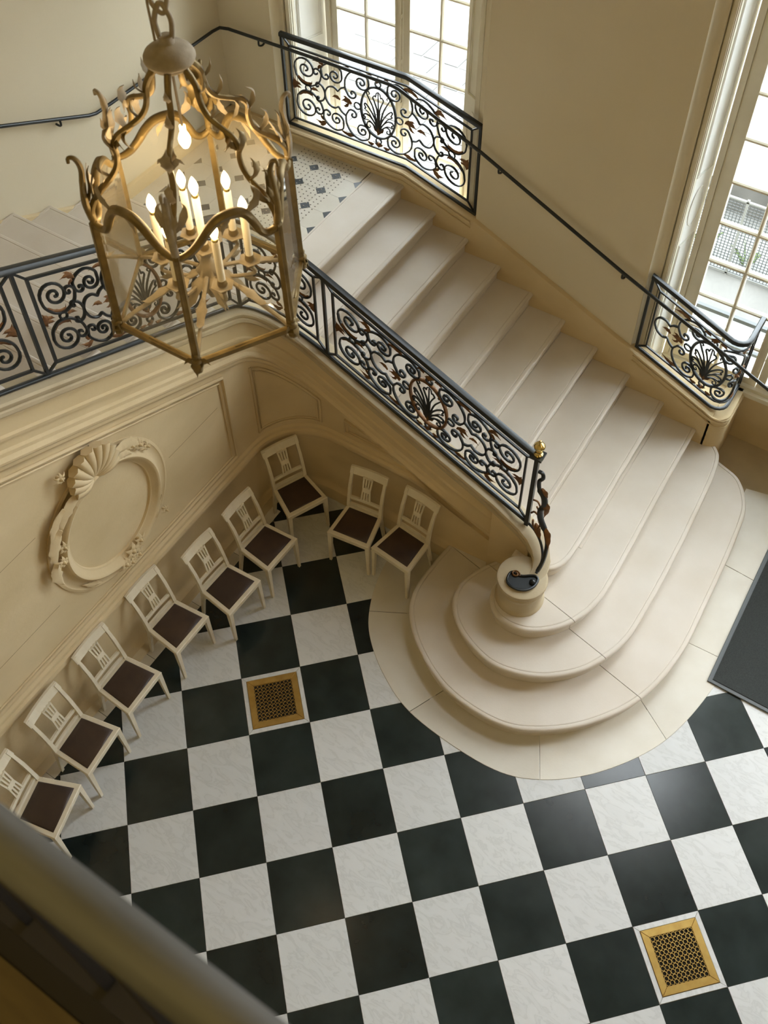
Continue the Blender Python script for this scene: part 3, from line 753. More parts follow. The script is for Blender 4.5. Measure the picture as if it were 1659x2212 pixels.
def ironwork(par, path, s0, s1, z0, z1, kind, bar=.0078):
    """fill the panel s0..s1, z0..z1 (above the path) with scrollwork"""
    L = (s1 - s0)/2; Hh = z1 - z0; sm = (s0 + s1)/2
    if kind == 'full': names = list(SCROLLS); lx = 705.0; shift = 0
    elif kind == 'short': names = ['big_up', 'big_low', 'cusp']; lx = 445.0; shift = 0
    else: names = ['end_up', 'end_low', 'tee']; lx = 268.0; shift = 430
    su, sv = L/lx, Hh/560.0
    def mp(x, y, off=0.0):
        u = sm + (x + shift)*su if x <= 0 or shift == 0 else sm + (x - shift)*su
        p = path.at(u, z0 + Hh/2 + y*sv)
        return p + path.nrm(u)*off if off else p
    def piece(pts, nm, mat, r, rz=1.25, n=6, closed=False):
        P = [mp(x, y) for x, y in pts]
        MB().tube(P, r, n, nrm=path.nrm(sm), rz=rz, closed=closed).build(nm, mat, par, smooth=50)
    for nm in names:
        for sg in (1, -1):
            pts = [(x*sg, y) for x, y in SCROLLS[nm]]
            piece(pts, 'cusped_bar' if nm == 'cusp' else 'scroll', 'iron', bar)
    if kind != 'arc':
        piece([(OVAL[0]*cos(2*pi*k/36), OVAL[1]*sin(2*pi*k/36)) for k in range(36)], 'oval_ring', 'gilt' if kind == 'full' and par.get('giltoval') else 'iron', bar*1.35, closed=True)
        pm = MB()
        for q in PALM:
            P = [mp(v.x, v.y) for v in catmull([(x, y, 0) for x, y in q], 4)]
            pm.tube(P, [bar*.95*(1 - .45*i/len(P)) for i in range(len(P))], 5)
        pm.build('palmette', 'iron', par, smooth=50)
    for (x, y, r) in RINGS:
        px, py = x, y
        if kind == 'short' and abs(px) > 400: continue
        if kind == 'arc' and abs(px) < 400: continue
        for sg in ((1, -1) if abs(px) > 5 else (1,)):
            piece([(px*sg + r*cos(2*pi*k/14), py + r*sin(2*pi*k/14)) for k in range(14)], 'collar_ring', 'iron', bar*.85, closed=True)
    for P, w in LEAVES + CLEAVES:
        q = P
        if kind == 'short' and abs(q[1][0]) > 370: continue
        if kind == 'arc' and abs(q[1][0]) < 440: continue
        for sg in ((1, -1) if abs(q[1][0]) > 8 else (1,)):
            pts = [mp(v.x*sg, v.y, .0) for v in catmull([(x, y, 0) for x, y in q], 5)]
            MB().leaf(pts, path.nrm(sm), w*su*1.15, .5, 3).build('leaf', 'gilt', par, smooth=60)
def rail(path, s0, s1, dz, w, h, step=.04):
    n = max(2, int((s1 - s0)/step)); rings = []
    for k in range(n + 1):
        u = s0 + (s1 - s0)*k/n; p = path.at(u, dz); nr = path.nrm(u)
        sec = [(-w/2, -h*.5), (-w/2, h*.15), (-w*.36, h*.42), (0, h*.5), (w*.36, h*.42), (w/2, h*.15), (w/2, -h*.5)]
        rings.append([p + nr*o + Vector((0, 0, z)) for o, z in sec])
    return MB().loft(rings)
def sqbar(p, q, a, nrm=None):
    return MB().tube([p, q], a*.72, 4, nrm=nrm)
def frame_panel(par, path, s0, s1, zb, zt, di, dv, left_tie=True, right_tie=True, bar=.011):
    """inner frame of a panel with diagonal ties to the outer corners"""
    a, b = s0 + di, s1 - di; n = max(3, int((b - a)/.05))
    for dz in (zb + dv, zt - dv):
        MB().tube([path.at(a + (b-a)*k/n, dz) for k in range(n + 1)], bar, 4, nrm=path.nrm((a+b)/2)).build('inner_rail', 'iron', par)
    for u, o in ((a, s0), (b, s1)):
        sqbar(path.at(u, zb + dv), path.at(u, zt - dv), bar*1.35, path.nrm(u)).build('inner_upright', 'iron', par)
        for zi, zo in ((zb + dv, zb), (zt - dv, zt)):
            sqbar(path.at(u, zi), path.at(o, zo), bar*1.2, path.nrm(u)).build('corner_tie', 'iron', par)
    return a, b, zb + dv, zt - dv
# ------------------------------------------------------------------ main stair railing
RP = base_path(-.005) + [(1.40, 2.725, nos1(1.40)), (1.535, 2.725, nos1(1.535))]
rp = Path(RP)
sr = empty('stair_railing', (0.3, 2.73, 1.2), 'long black wrought iron stair railing with gilded leaves and brass finial', 'railing'); sr['giltoval'] = 1
ZB, ZT = .178, 1.02
sP0 = rp.L; sP1 = rp.s_of(lambda p: hypot(p.x + .40, p.y - 2.725)); sP2 = rp.s_of(lambda p: hypot(p.x + .90, p.y - 2.33)); sP3 = rp.s_of(lambda p: hypot(p.x + .915, p.y - .575)); sP4 = rp.s_of(lambda p: hypot(p.x + .915, p.y + 1.20))
rail(rp, sP4 - .3, sP0 + .01, ZT + .022, .058, .042).build('handrail', 'iron', sr, smooth=40)
rail(rp, sP4 - .3, sP0, ZB - .008, .036, .022).build('bottom_rail', 'iron', sr, smooth=40)
for s, k in ((sP1, 1), (sP2, 1), (sP3, 1), (sP4, 1)):
    sqbar(rp.at(s, ZB - .03), rp.at(s, ZT), .021, rp.nrm(s)).build('post', 'iron', sr)
for a, b, kd in ((sP4, sP3, 'full'), (sP3, sP2, 'full'), (sP2, sP1, 'arc'), (sP1, sP0, 'full')):
    i = frame_panel(sr, rp, a, b, ZB, ZT, .085, .075, bar=.0125)
    ironwork(sr, rp, i[0] + .012, i[1] - .012, i[2] + .012, i[3] - .012, kd, .0103)
# end post with cap plate, brass finial and the scrolled console running down to the newel drum
pe = rp.at(sP0, 0)
sqbar(Vector((pe.x, pe.y, pe.z + ZB - .05)), Vector((pe.x, pe.y, pe.z + ZT + .03)), .034, (0, 1, 0)).build('end_post', 'iron', sr)
zt = pe.z + ZT + .045
MB().box(pe.x - .05, pe.x + .05, pe.y - .05, pe.y + .05, zt - .022, zt).build('cap_plate', 'iron', sr)
MB().lathe([(.001, 0), (.036, 0), (.036, .012), (.026, .02), (.019, .032), (.024, .05), (.018, .058), (.03, .07), (.043, .088), (.045, .105), (.034, .125), (.016, .14), (.010, .146), (.012, .155), (.008, .166), (.001, .168)], 20, (pe.x, pe.y, zt)).build('finial', 'polished_brass', sr, smooth=50)
con = [(1.565, 2.72, 1.74), (1.60, 2.715, 1.74), (1.61, 2.71, 1.69), (1.585, 2.71, 1.64), (1.60, 2.70, 1.56), (1.65, 2.69, 1.50), (1.67, 2.685, 1.40), (1.645, 2.69, 1.32), (1.66, 2.68, 1.22), (1.72, 2.66, 1.12), (1.765, 2.63, 1.02), (1.785, 2.58, .94), (1.79, 2.52, .88), (1.785, 2.46, .84)]
MB().tube(catmull(con, 5), [.026 if 20 < i < 45 else .017 for i in range(5*(len(con)-1)+1)], 6).build('console_scroll', 'iron', sr, smooth=60)
MB().tube(catmull([(1.545, 2.725, 1.02), (1.62, 2.71, .985), (1.70, 2.665, .935), (1.76, 2.595, .895), (1.785, 2.52, .865), (1.785, 2.44, .84)], 5), .012, 6).build('console_foot', 'iron', sr, smooth=60)
MB().tube(catmull([(1.56, 2.72, 1.36), (1.60, 2.715, 1.37), (1.63, 2.705, 1.33), (1.62, 2.705, 1.29), (1.60, 2.71, 1.31)], 5), .008, 6).build('console_curl', 'gilt', sr, smooth=60)
MB().tube(catmull([(1.56, 2.72, 1.18), (1.59, 2.715, 1.22), (1.64, 2.70, 1.20), (1.66, 2.69, 1.12), (1.64, 2.69, 1.05), (1.60, 2.70, 1.06), (1.59, 2.705, 1.12)], 5), .009, 6).build('console_curl', 'gilt', sr, smooth=60)
for q in ([(1.67, 2.685, 1.46), (1.70, 2.67, 1.38), (1.69, 2.66, 1.28)], [(1.72, 2.66, 1.16), (1.77, 2.62, 1.10), (1.80, 2.58, 1.00)], [(1.62, 2.70, 1.58), (1.66, 2.69, 1.52), (1.66, 2.69, 1.45)], [(1.62, 2.70, 1.10), (1.66, 2.68, 1.02), (1.70, 2.66, .97)]):
    MB().leaf(catmull([Vector(v) for v in q], 5), (.5, -.8, .2), .032, .4, 3).build('leaf', 'gilt', sr, smooth=60)
# flat iron leaf plate with a rolled rim lying on the newel drum
PLATE = [(1.613, 2.268), (1.601, 2.325), (1.613, 2.36), (1.659, 2.361), (1.7, 2.369), (1.756, 2.408), (1.793, 2.423), (1.822, 2.405), (1.823, 2.337), (1.787, 2.274), (1.723, 2.238), (1.654, 2.239)]
pl_ = c2(PLATE, 5, True)
if area2(pl_) < 0: pl_ = pl_[::-1]
MB().loft([[(x, y, .803) for x, y in pl_], [(x, y, .818) for x, y in pl_]]).build('volute_plate', 'iron', sr)
MB().tube([(x, y, .822) for x, y in pl_], .011, 6, closed=True).build('volute_rim', 'iron', sr, smooth=60)
MB().tube([(1.645 + .035*(1-.6*t)*cos(t*8), 2.355 + .03*(1-.6*t)*sin(t*8), .828) for t in [j/24 for j in range(25)]], .008, 6).build('volute', 'gilt', sr, smooth=60)
MB().lathe([(.022, 0), (.026, .015), (.018, .034), (.001, .042)], 12, (1.795, 2.358, .815)).build('volute_knob', 'iron', sr, smooth=60)

# ------------------------------------------------------------------ window guard railings
w1 = Path([(x, 4.905, string_z(x) + .012) for x in [-2.36, -2.0, -1.6, -1.3, -1.05, -.98, -.9, -.7, -.5, -.225]])
g1 = empty('window_guard', (-1.3, 4.905, 2.2), 'bent black iron guard railing in front of the window on the landing', 'railing')
def guard(par, path, HT, kd, ends):
    rail(path, 0, path.L, HT, .050, .040).build('handrail', 'iron', par, smooth=40)
    rail(path, 0, path.L, .010, .034, .020).build('bottom_rail', 'iron', par, smooth=40)
    for s in ends: sqbar(path.at(s, 0), path.at(s, HT), .024, path.nrm(s)).build('post', 'iron', par)
guard(g1, w1, .965, 'full', (0.012, w1.L - .012))
i = frame_panel(g1, w1, 0.012, w1.L - .012, .01, .955, .085, .085)
ironwork(g1, w1, i[0] + .01, i[1] - .01, i[2] + .01, i[3] - .01, 'full', .0092)
P2 = [(x, 4.905, string_z(x) + .012) for x in [1.515, 1.7, 1.9, 2.1, 2.32]] + [(2.32 + .13*sin(a), 5.035 - .13*cos(a), string_z(2.32) + .012 - .03*sin(a)) for a in [pi/2*k/8 for k in range(1, 9)]] + [(2.45, 5.2, .755), (2.45, 5.37, .745)]
w2 = Path(P2)
g2 = empty('window_guard', (2.0, 4.905, 1.0), 'short black iron guard railing with rounded corner by the lower window', 'railing')
guard(g2, w2, .875, 'short', (0.012, w2.L - .012))
sc_ = w2.s_of(lambda p: hypot(p.x - 2.45, p.y - 5.02))
i = frame_panel(g2, w2, 0.012, w2.L - .012, .01, .865, .085, .085)
ironwork(g2, w2, i[0] + .01, i[1] - .01, i[2] + .01, i[3] - .01, 'short', .0105)

# ------------------------------------------------------------------ wall handrail
wh = empty('wall_handrail', (-1.0, 4.82, 3.08), 'thin dark handrail bracketed to the wall along both flights and the landing', 'handrail')
HP = [(-3.0, -1.0, nos2(-1.0) + 1.02), (-3.0, 2.2, 3.50), (-3.0, 3.05, 3.11), (-3.0, 3.13, 3.085), (-3.0, 3.3, 3.08), (-3.0, 4.70, 3.08), (-2.985, 4.79, 3.08), (-2.90, 4.815, 3.08), (-2.0, 4.815, 3.085), (-1.12, 4.815, 3.085), (-1.02, 4.815, 3.07), (-.17, 4.815, 2.725), (1.29, 4.815, 2.02), (2.10, 4.815, 1.665), (2.80, 4.815, 1.355)]
MB().tube(HP, .016, 8).build('bar', 'iron', wh, smooth=50)
for (x, y, z) in ((-2.55, 4.815, 3.08), (0.01, 4.815, 2.645), (1.28, 4.815, 2.025)):
    MB().tube(catmull([(x, y, z - .01), (x, y, z - .06), (x + .01, y + .03, z - .075), (x + .01, 4.885, z - .07)], 4), .010, 6).build('bracket', 'iron', wh, smooth=50)
for (x, y, z) in ((-3.0, 2.75, 3.25), (-3.0, 4.2, 3.08), (-3.0, 1.2, 3.97)):
    MB().tube(catmull([(x, y, z - .01), (x, y, z - .06), (x - .03, y, z - .075), (-3.065, y, z - .07)], 4), .010, 6).build('bracket', 'iron', wh, smooth=50)
# ================================================================== chairs
def chair_parts():
    """local: origin on the floor under the seat centre, front toward +X"""
    out = []
    wf, wb, d, z = .409, .346, .352, .451
    fx, bx = d/2, -d/2
    outer = [(fx, -wf/2), (fx, wf/2), (bx, wb/2), (bx, -wb/2)]; w = .036
    inn = inset(outer, w)
    m = MB()
    m.loft([[(x, y, z - .055) for x, y in inset(outer, .004)], [(x, y, z - .006) for x, y in outer], [(x, y, z) for x, y in inset(outer, .006)], [(x, y, z) for x, y in inn], [(x, y, z - .055) for x, y in inn]], True, False)
    out.append(('seat_frame', m, 'chair_paint', None))
    m = MB(); m.loft([[(x, y, z - .03) for x, y in inset(outer, w + .001)], [(x, y, z + .002) for x, y in inset(outer, w + .001)], [(x, y, z + .009) for x, y in inset(outer, w + .012)], [(x, y, z + .013) for x, y in inset(outer, w + .05)]])
    out.append(('seat_pad', m, 'leather', 60))
    for s in (1, -1):
        m = MB(); rings = []
        for zz, a, ox in ((0, .011, .012), (.20, .015, .006), (.40, .019, 0), (.44, .019, 0)):
            cx, cy = fx - .02 + ox, s*(wf/2 - .021) + s*ox*.6
            rings.append([(cx + a*u, cy + a*v, zz) for u, v in ((-1,-1),(1,-1),(1,1),(-1,1))])
        m.loft(rings); out.append(('front_leg', m, 'chair_paint', None))
    for s in (1, -1):
        m = MB(); rings = []
        for (x, yy, zz, a, b) in ((bx - .052, wb/2 - .012, 0, .011, .012), (bx - .022, wb/2 - .014, .2, .015, .014), (bx + .012, wb/2 - .016, .40, .018, .015), (bx + .010, wb/2 - .016, .47, .018, .015), (bx - .008, wb/2 - .016, .58, .016, .014), (bx - .038, wb/2 - .015, .70, .014, .014), (bx - .078, wb/2 - .014, .80, .012, .013), (bx - .112, wb/2 - .013, .868, .010, .013)):
            cy = s*yy; rings.append([(x + a*u, cy + b*v, zz) for u, v in ((-1,-1),(1,-1),(1,1),(-1,1))])
        m.loft(rings); out.append(('rear_leg', m, 'chair_paint', None))
    hw = wb/2
    def slabr(z0, x0, z1, x1, th, y0, y1, bow=.0):
        m = MB(); rings = []
        for k in range(7):
            y = y0 + (y1 - y0)*k/6; bo = -bow*(1 - ((k - 3)/3)**2)
            rings.append([(x0 - th/2 + bo, y, z0), (x0 + th/2 + bo, y, z0), (x1 + th/2 + bo, y, z1), (x1 - th/2 + bo, y, z1)])
        return m.loft(rings)
    out.append(('top_rail', slabr(.812, bx - .084, .876, bx - .118, .020, -hw - .006, hw + .006, .012), 'chair_paint', None))
    out.append(('cross_rail', slabr(.545, bx - .002, .575, bx - .008, .016, -hw + .015, hw - .015, .006), 'chair_paint', None))
    out.append(('lower_rail', slabr(.462, bx + .010, .495, bx + .008, .016, -hw + .015, hw - .015, .004), 'chair_paint', None))
    def bxz(zz): return bx - .010 - .074*((zz - .57)/.245)**1.35 if zz > .57 else bx - .008
    sp = MB()
    for u in (-.042, -.014, .014, .042):
        rings = []
        for k in range(9):
            zz = .570 + .248*k/8; t = abs(k - 4)/4; yy = u*(.78 + .22*t); wv = .006 if abs(u) < .03 else .0065
            rings.append([(bxz(zz) - .006, yy - wv, zz), (bxz(zz) + .006, yy - wv, zz), (bxz(zz) + .006, yy + wv, zz), (bxz(zz) - .006, yy + wv, zz)])
        sp.loft(rings)
    zc = .695
    sp.loft([[(bxz(zz) - .007, -hw_, zz), (bxz(zz) + .008, -hw_, zz), (bxz(zz) + .008, hw_, zz), (bxz(zz) - .007, hw_, zz)] for zz, hw_ in ((.672, .030), (.684, .036), (.706, .036), (.718, .030))])
    for zz in (.576, .806):
        sp.loft([[(bxz(zz) - .006, -.049, zz + e), (bxz(zz) + .006, -.049, zz + e), (bxz(zz) + .006, .049, zz + e), (bxz(zz) - .006, .049, zz + e)] for e in (-.008, .008)])
    out.append(('splat', sp, 'chair_paint', None))
    return out
CH = [(-.483, 2.256, -.431, 'white wooden chair in the far corner where the curved stair wall begins, turned outward'),
      (.147, 2.262, -1.442, 'white wooden chair backed against the raking stair wall, between two other chairs'),
      (.603, 2.288, -1.678, 'white wooden chair closest to the rounded bottom step of the stair'),
      (-.397, 1.670, -.039, 'white wooden chair along the medallion wall, next to the corner chair'),
      (-.415, 1.163, -.040, 'white wooden chair along the medallion wall, second after the corner chair'),
      (-.567, .654, -.008, 'white wooden chair directly in front of the lower right rim of the oval carving'),
      (-.561, .054, .040, 'white wooden chair with brown seat, third from the lower left end of the row'),
      (-.511, -.480, .124, 'white wooden chair with brown seat, second from the lower left end of the row'),
      (-.419, -.984, .300, 'white wooden chair at the lower left end, partly hidden by the gallery rail')]
first = None
for n, (x, y, th, lab) in enumerate(CH):
    c = empty('dining_chair', (x, y, 0.006), lab, 'chair', 'white chairs lined up along the stair walls', rz=th)
    if first is None:
        first = [m.build(nm, mt, c, smooth=sm, local=True) for nm, m, mt, sm in chair_parts()]
    else:
        for o in first: dup(o, c)

# ================================================================== hanging lantern
LC = Vector((0.741, 0.4726, 5.0196)); LT = 5.572; R0, R1 = .423, .4095; A0 = 4.197
lan = empty('lantern', (LC.x, LC.y, LC.z - .03), 'large gilded hexagonal hanging lantern with lit electric candles', 'lantern')
def LP(a, r, z): return Vector((LC.x + r*cos(a), LC.y + r*sin(a), z))
cor = [A0 + pi/3*k for k in range(6)]
for k in range(6):
    a, b = cor[k], cor[(k+1) % 6]
    e = Vector((cos(a), sin(a), 0))
    m = MB().tube([LP(a, R0, LC.z - .01), LP(a, R1, LT + .01)], [.019, .017], 4, nrm=e)
    m.tube([LP(a, R0 + .008, LC.z), LP(a, R1 + .010, LT)], .010, 5)
    m.build('corner_stile', 'lantern_gilt', lan)
    # bottom bar with ridge
    P = [LP(a, R0, LC.z), LP(b, R0, LC.z)]
    m = MB().tube(P, .016, 4, nrm=(0, 0, 1)); mid = (P[0] + P[1])/2
    m.leaf([P[0].lerp(P[1], .40 + .2*t) + Vector((0, 0, .008)) for t in [j/6 for j in range(7)]], (0, 0, 1), .016, .5, 2)
    m.build('bottom_bar', 'lantern_gilt', lan)
    # foot ornament at each corner
    m = MB(); q = LP(a, R0 + .006, LC.z)
    for dz, rr in ((.05, .016), (.02, .024), (-.01, .027), (-.035, .020)):
        m.lathe([(rr*.4, -.012), (rr, -.004), (rr, .006), (rr*.4, .014)], 8, (q.x, q.y, q.z + dz))
    tn = Vector((-sin(a), cos(a), 0))
    for s in (1, -1): m.leaf(catmull([q, q + tn*s*.03 + Vector((0, 0, .02)), q + tn*s*.055 + Vector((0, 0, -.004))], 4), e, .018, .4, 2)
    m.leaf(catmull([q + Vector((0, 0, .05)), q + e*.02 + Vector((0, 0, 0)), q + e*.03 + Vector((0, 0, -.05))], 4), e, .022, .4, 2)
    m.build('foot_ornament', 'lantern_gilt', lan, smooth=60)
    # scalloped top rail of each face
    A, B = LP(a, R1, LT), LP(b, R1, LT)
    hz = [(0, 0), (.05, -.014), (.11, -.018), (.17, .0), (.22, .045), (.29, .098), (.36, .120), (.46, .124), (.56, .116), (.66, .086), (.75, .044), (.84, .012), (.93, -.002), (1, 0)]
    if k % 2: hz = [(1 - t, h) for t, h in hz][::-1]
    P = catmull([A.lerp(B, t) + Vector((0, 0, h)) for t, h in hz], 4)
    MB().tube(P, [.013 + .007*sin(pi*i/(len(P)-1)) for i in range(len(P))], 6).build('scalloped_rail', 'lantern_gilt', lan, smooth=60)
    fn = LP((a + b)/2 if b > a else (a + b)/2 + pi, 1, 0) - LP(0, 0, 0); fn = Vector((cos(a + pi/6), sin(a + pi/6), 0))
    m = MB(); tn2 = (B - A).normalized()
    if k % 2: A, B = B, A; tn2 = -tn2
    c0 = A.lerp(B, .30) + Vector((0, 0, .105))
    m.leaf(catmull([c0, c0 - tn2*.04 + Vector((0, 0, .03)), c0 - tn2*.055 + Vector((0, 0, .075)), c0 - tn2*.04 + Vector((0, 0, .11))], 4), fn, .022, .4, 3)
    m.leaf(catmull([c0, c0 + tn2*.06 + Vector((0, 0, .012)), c0 + tn2*.12 + Vector((0, 0, -.005))], 4), fn, .024, .4, 3)
    m.leaf(catmull([c0 + tn2*.06, c0 + tn2*.09 + Vector((0, 0, -.035)), c0 + tn2*.10 + Vector((0, 0, -.07))], 4), fn, .014, .4, 2)
    m.build('rail_leaf', 'lantern_dust', lan, smooth=60)
    # glass pane following the scalloped top
    N = 14; pr = []; top = []
    def hh(t):
        for (t0, h0), (t1, h1) in zip(hz[:-1], hz[1:]):
            if t <= t1: return h0 + (h1 - h0)*(t - t0)/(t1 - t0)
        return 0
    pts = [LP(a, R0 - .004, LC.z + .005), LP(b, R0 - .004, LC.z + .005)] + [LP(b, R1 - .004, LT).lerp(LP(a, R1 - .004, LT), j/N) + Vector((0, 0, hh(1 - j/N) - .004)) for j in range(N + 1)]
    off = -fn*.003
    m = MB(); m.loft([pts, [p + off for p in pts]]); m.build('glass_pane', 'lantern_glass', lan)
    # rib from the corner to the crown
    RB = [(.410, .0), (.405, .055), (.385, .095), (.352, .130), (.300, .175), (.272, .215), (.262, .265), (.266, .305), (.245, .338), (.205, .356), (.150, .382), (.122, .415), (.110, .455), (.105, .498), (.088, .530), (.066, .555)]
    P = catmull([LP(a, r, LT + z) for r, z in RB], 4); n_ = len(P)
    MB().tube(P, [.015 - .003*sin(pi*i/n_) for i in range(n_)], 6).build('crown_rib', 'lantern_gilt', lan, smooth=60)
    m = MB()
    def rp_(r, z, dt=0): return LP(a, r, LT + z) + tn*dt
    for q, w in (([(.410, .02), (.420, .10), (.410, .19), (.402, .25), (.415, .30), (.440, .305)], .026), ([(.405, .10), (.388, .16), (.385, .22), (.372, .25)], .020), ([(.30, .175), (.335, .215), (.335, .255), (.315, .275)], .024), ([(.262, .28), (.29, .33), (.29, .365), (.265, .385)], .024), ([(.15, .385), (.175, .425), (.172, .465)], .018), ([(.11, .47), (.14, .505), (.145, .54)], .015), ([(.205, .356), (.225, .325), (.215, .285), (.19, .26)], .022)):
        m.leaf(catmull([rp_(r, z) for r, z in q], 4), e, w*1.05, .5, 3)
    cq = catmull([rp_(r, z) for r, z in ((.410, .02), (.420, .10), (.410, .19), (.402, .25), (.415, .295), (.436, .305), (.440, .285))], 4)
    m.tube(cq, [.017*(1 - .65*i/len(cq)) for i in range(len(cq))], 6)
    for s in (1, -1):
        m.leaf(catmull([rp_(.41, .12), rp_(.415, .17, s*.022), rp_(.405, .21, s*.034)], 4), e, .015, .6, 2)
        m.leaf(catmull([rp_(.385, .10), rp_(.375, .14, s*.035), rp_(.35, .19, s*.05), rp_(.33, .20, s*.035)], 4), e, .018, .4, 2)
        m.leaf(catmull([rp_(.265, .29), rp_(.255, .325, s*.03), rp_(.24, .30, s*.05)], 4), e, .016, .4, 2)
    m.build('acanthus_leaf', 'lantern_dust' if k % 2 else 'lantern_gilt', lan, smooth=60)
    # stay from the corner foot to the candle cluster
    P = catmull([LP(a, R0 - .02, LC.z + .01), LP(a, R0 - .08, LC.z + .04), LP(a, R0 - .18, LC.z + .075), LP(a, .15, LC.z + .11), LP(a, .05, LC.z + .13)], 5)
    MB().tube(P, .010, 6).build('stay_arm', 'lantern_dust', lan, smooth=60)
# crown
MB().lathe([(.001, .545), (.060, .545), (.070, .552), (.072, .565), (.088, .572), (.094, .585), (.092, .598), (.084, .612), (.066, .626), (.044, .636), (.028, .642), (.026, .668), (.001, .670)], 28, (LC.x, LC.y, LT)).build('crown_cap', 'lantern_dust', lan, smooth=50)
m = MB(); hx = Vector((LC.x, LC.y, LT + .67)); u = Vector((.84, .54, 0))
m.tube(catmull([hx - u*.022 + Vector((0, 0, -.01)), hx - u*.028 + Vector((0, 0, .06)), hx + Vector((0, 0, .12)), hx + u*.028 + Vector((0, 0, .06)), hx + u*.022 + Vector((0, 0, -.01))], 6), .010, 8)
m.build('suspension_ring', 'lantern_dust', lan, smooth=60)
m = MB(); m.tube(catmull([hx + u*.03 + Vector((0, 0, .15)), hx + u*.015 + Vector((0, 0, .09)), hx - u*.005 + Vector((0, 0, .085)), hx - u*.03 + Vector((0, 0, .13)), hx - u*.01 + Vector((0, 0, .19)), hx + u*.025 + Vector((0, 0, .23)), hx + u*.02 + Vector((0, 0, .30)), hx + Vector((0, 0, .34))], 6), .009, 8)
m.build('hook', 'lantern_dust', lan, smooth=60)
m = MB(); m.tube([hx + Vector((0, 0, .34)), Vector((LC.x, LC.y, 10.49))], .008, 6); m.tube([hx - u*.04 + Vector((0, 0, -.02)), hx - u*.045 + Vector((0, 0, .35)), Vector((LC.x - .03, LC.y - .02, 10.49))], .005, 5)
m.build('suspension_rod', 'lantern_dust', lan, smooth=60)
# candle cluster
for k in range(6):
    a = cor[k] + pi/6; e = Vector((-sin(a), cos(a), 0))
    MB().leaf(catmull([LP(a, .03, LC.z + .13), LP(a, .08, LC.z + .10), LP(a, .13, LC.z + .05), LP(a, .165, LC.z + .02)], 4), LP(a, .7, 0.7) - LP(a, 0, 0), .034, .4, 3).build('hub_leaf', 'lantern_dust', lan, smooth=60)
    MB().leaf(catmull([LP(cor[k], .16, LC.z + .115), LP(cor[k], .22, LC.z + .10), LP(cor[k], .28, LC.z + .075), LP(cor[k], .31, LC.z + .085)], 4), (0, 0, 1), .026, .4, 3).build('stay_leaf', 'lantern_dust', lan, smooth=60)
hub = Vector((LC.x, LC.y, LC.z))
MB().lathe([(.001, -.03), (.015, -.02), (.03, .02), (.022, .06), (.04, .10), (.05, .13), (.03, .17), (.02, .20), (.028, .22), (.001, .225)], 14, (LC.x, LC.y, LC.z)).build('hub', 'lantern_dust', lan, smooth=60)
def candle(x, y, zb, zt, arm=True):
    cd = MB().lathe([(.016, zb + .02), (.0165, zt - .035), (.013, zt - .03), (.001, zt - .03)], 14, (x, y, 0)).build('candle', 'candle_card', lan, smooth=50)
    MB().lathe([(.013, zt - .03), (.0135, zt - .018), (.011, zt - .016)], 12, (x, y, 0)).build('socket', 'polished_brass', cd, smooth=50).location = (0, 0, 0)
    b = MB().lathe([(.009, zt - .016), (.0155, zt), (.019, zt + .014), (.0185, zt + .028), (.014, zt + .045), (.007, zt + .060), (.001, zt + .070)], 16, (x, y, 0)).build('bulb', 'bulb_glass', cd, smooth=80); b.location = (0, 0, 0)
    dr = MB(); n = 18
    rings = []
    for r, dz in ((.012, .0), (.03, .004), (.047, .016), (.046, .019), (.028, .009), (.018, .012), (.016, .03)):
        rings.append([(x + r*(1 + .10*cos(6*2*pi*k/n)*(r > .028))*cos(2*pi*k/n), y + r*(1 + .10*cos(6*2*pi*k/n)*(r > .028))*sin(2*pi*k/n), zb + dz) for k in range(n)])
    dr.loft(rings); dr.build('drip_pan', 'lantern_dust', lan, smooth=60)
    MB().lathe([(.004, zb + .05), (.018, zb + .045), (.022, zb + .02), (.010, zb + .005), (.010, zb - .012), (.016, zb - .02), (.004, zb - .03)], 10, (x, y, 0)).build('candle_cup', 'lantern_gilt', lan, smooth=60)
    if arm:
        d = Vector((x - LC.x, y - LC.y, 0)); L = d.length; d.normalize(); o = Vector((LC.x, LC.y, 0))
        P = catmull([o + d*.03 + Vector((0, 0, LC.z + .15)), o + d*(L*.4) + Vector((0, 0, LC.z + .10)), o + d*(L*.8) + Vector((0, 0, zb - .075)), o + d*(L*1.08) + Vector((0, 0, zb - .055)), o + d*L + Vector((0, 0, zb - .015))], 5)
        MB().tube(P, .009, 6).build('candle_arm', 'lantern_dust', lan, smooth=60)
        MB().leaf(catmull([P[10], P[13] + Vector((0, 0, -.03)), P[16] + d*.02 + Vector((0, 0, -.05))], 4), d.cross(Vector((0, 0, 1))), .022, .5, 3).build('arm_leaf', 'lantern_dust', lan, smooth=60)
    pl = bpy.data.lights.new('bulb_light', 'POINT'); pl.energy = 1.5; pl.color = (1.0, .72, .38); pl.shadow_soft_size = .02
    lo = bpy.data.objects.new('bulb_light', pl); COL.objects.link(lo); lo.parent = b; lo.location = (x, y, zt + .10)
for k in range(6):
    a = radians(30 + 60*k); candle(LC.x + .185*cos(a), LC.y + .185*sin(a), LT - .375, LT - .095)
candle(LC.x, LC.y, LT - .32, LT - .005, False)
hb = MB().lathe([(.001, .20), (.012, .205), (.022, .225), (.024, .245), (.018, .262), (.012, .275), (.012, .30), (.001, .30)], 16, (LC.x, LC.y, LT)).build('hanging_bulb', 'bulb_glass', lan, smooth=80)
MB().tube([(LC.x, LC.y, LT + .295), (LC.x, LC.y, LT + .55)], .006, 6).build('bulb_flex', 'lantern_dust', lan)
pl = bpy.data.lights.new('bulb_light', 'POINT'); pl.energy = 1.5; pl.color = (1.0, .72, .38); pl.shadow_soft_size = .02
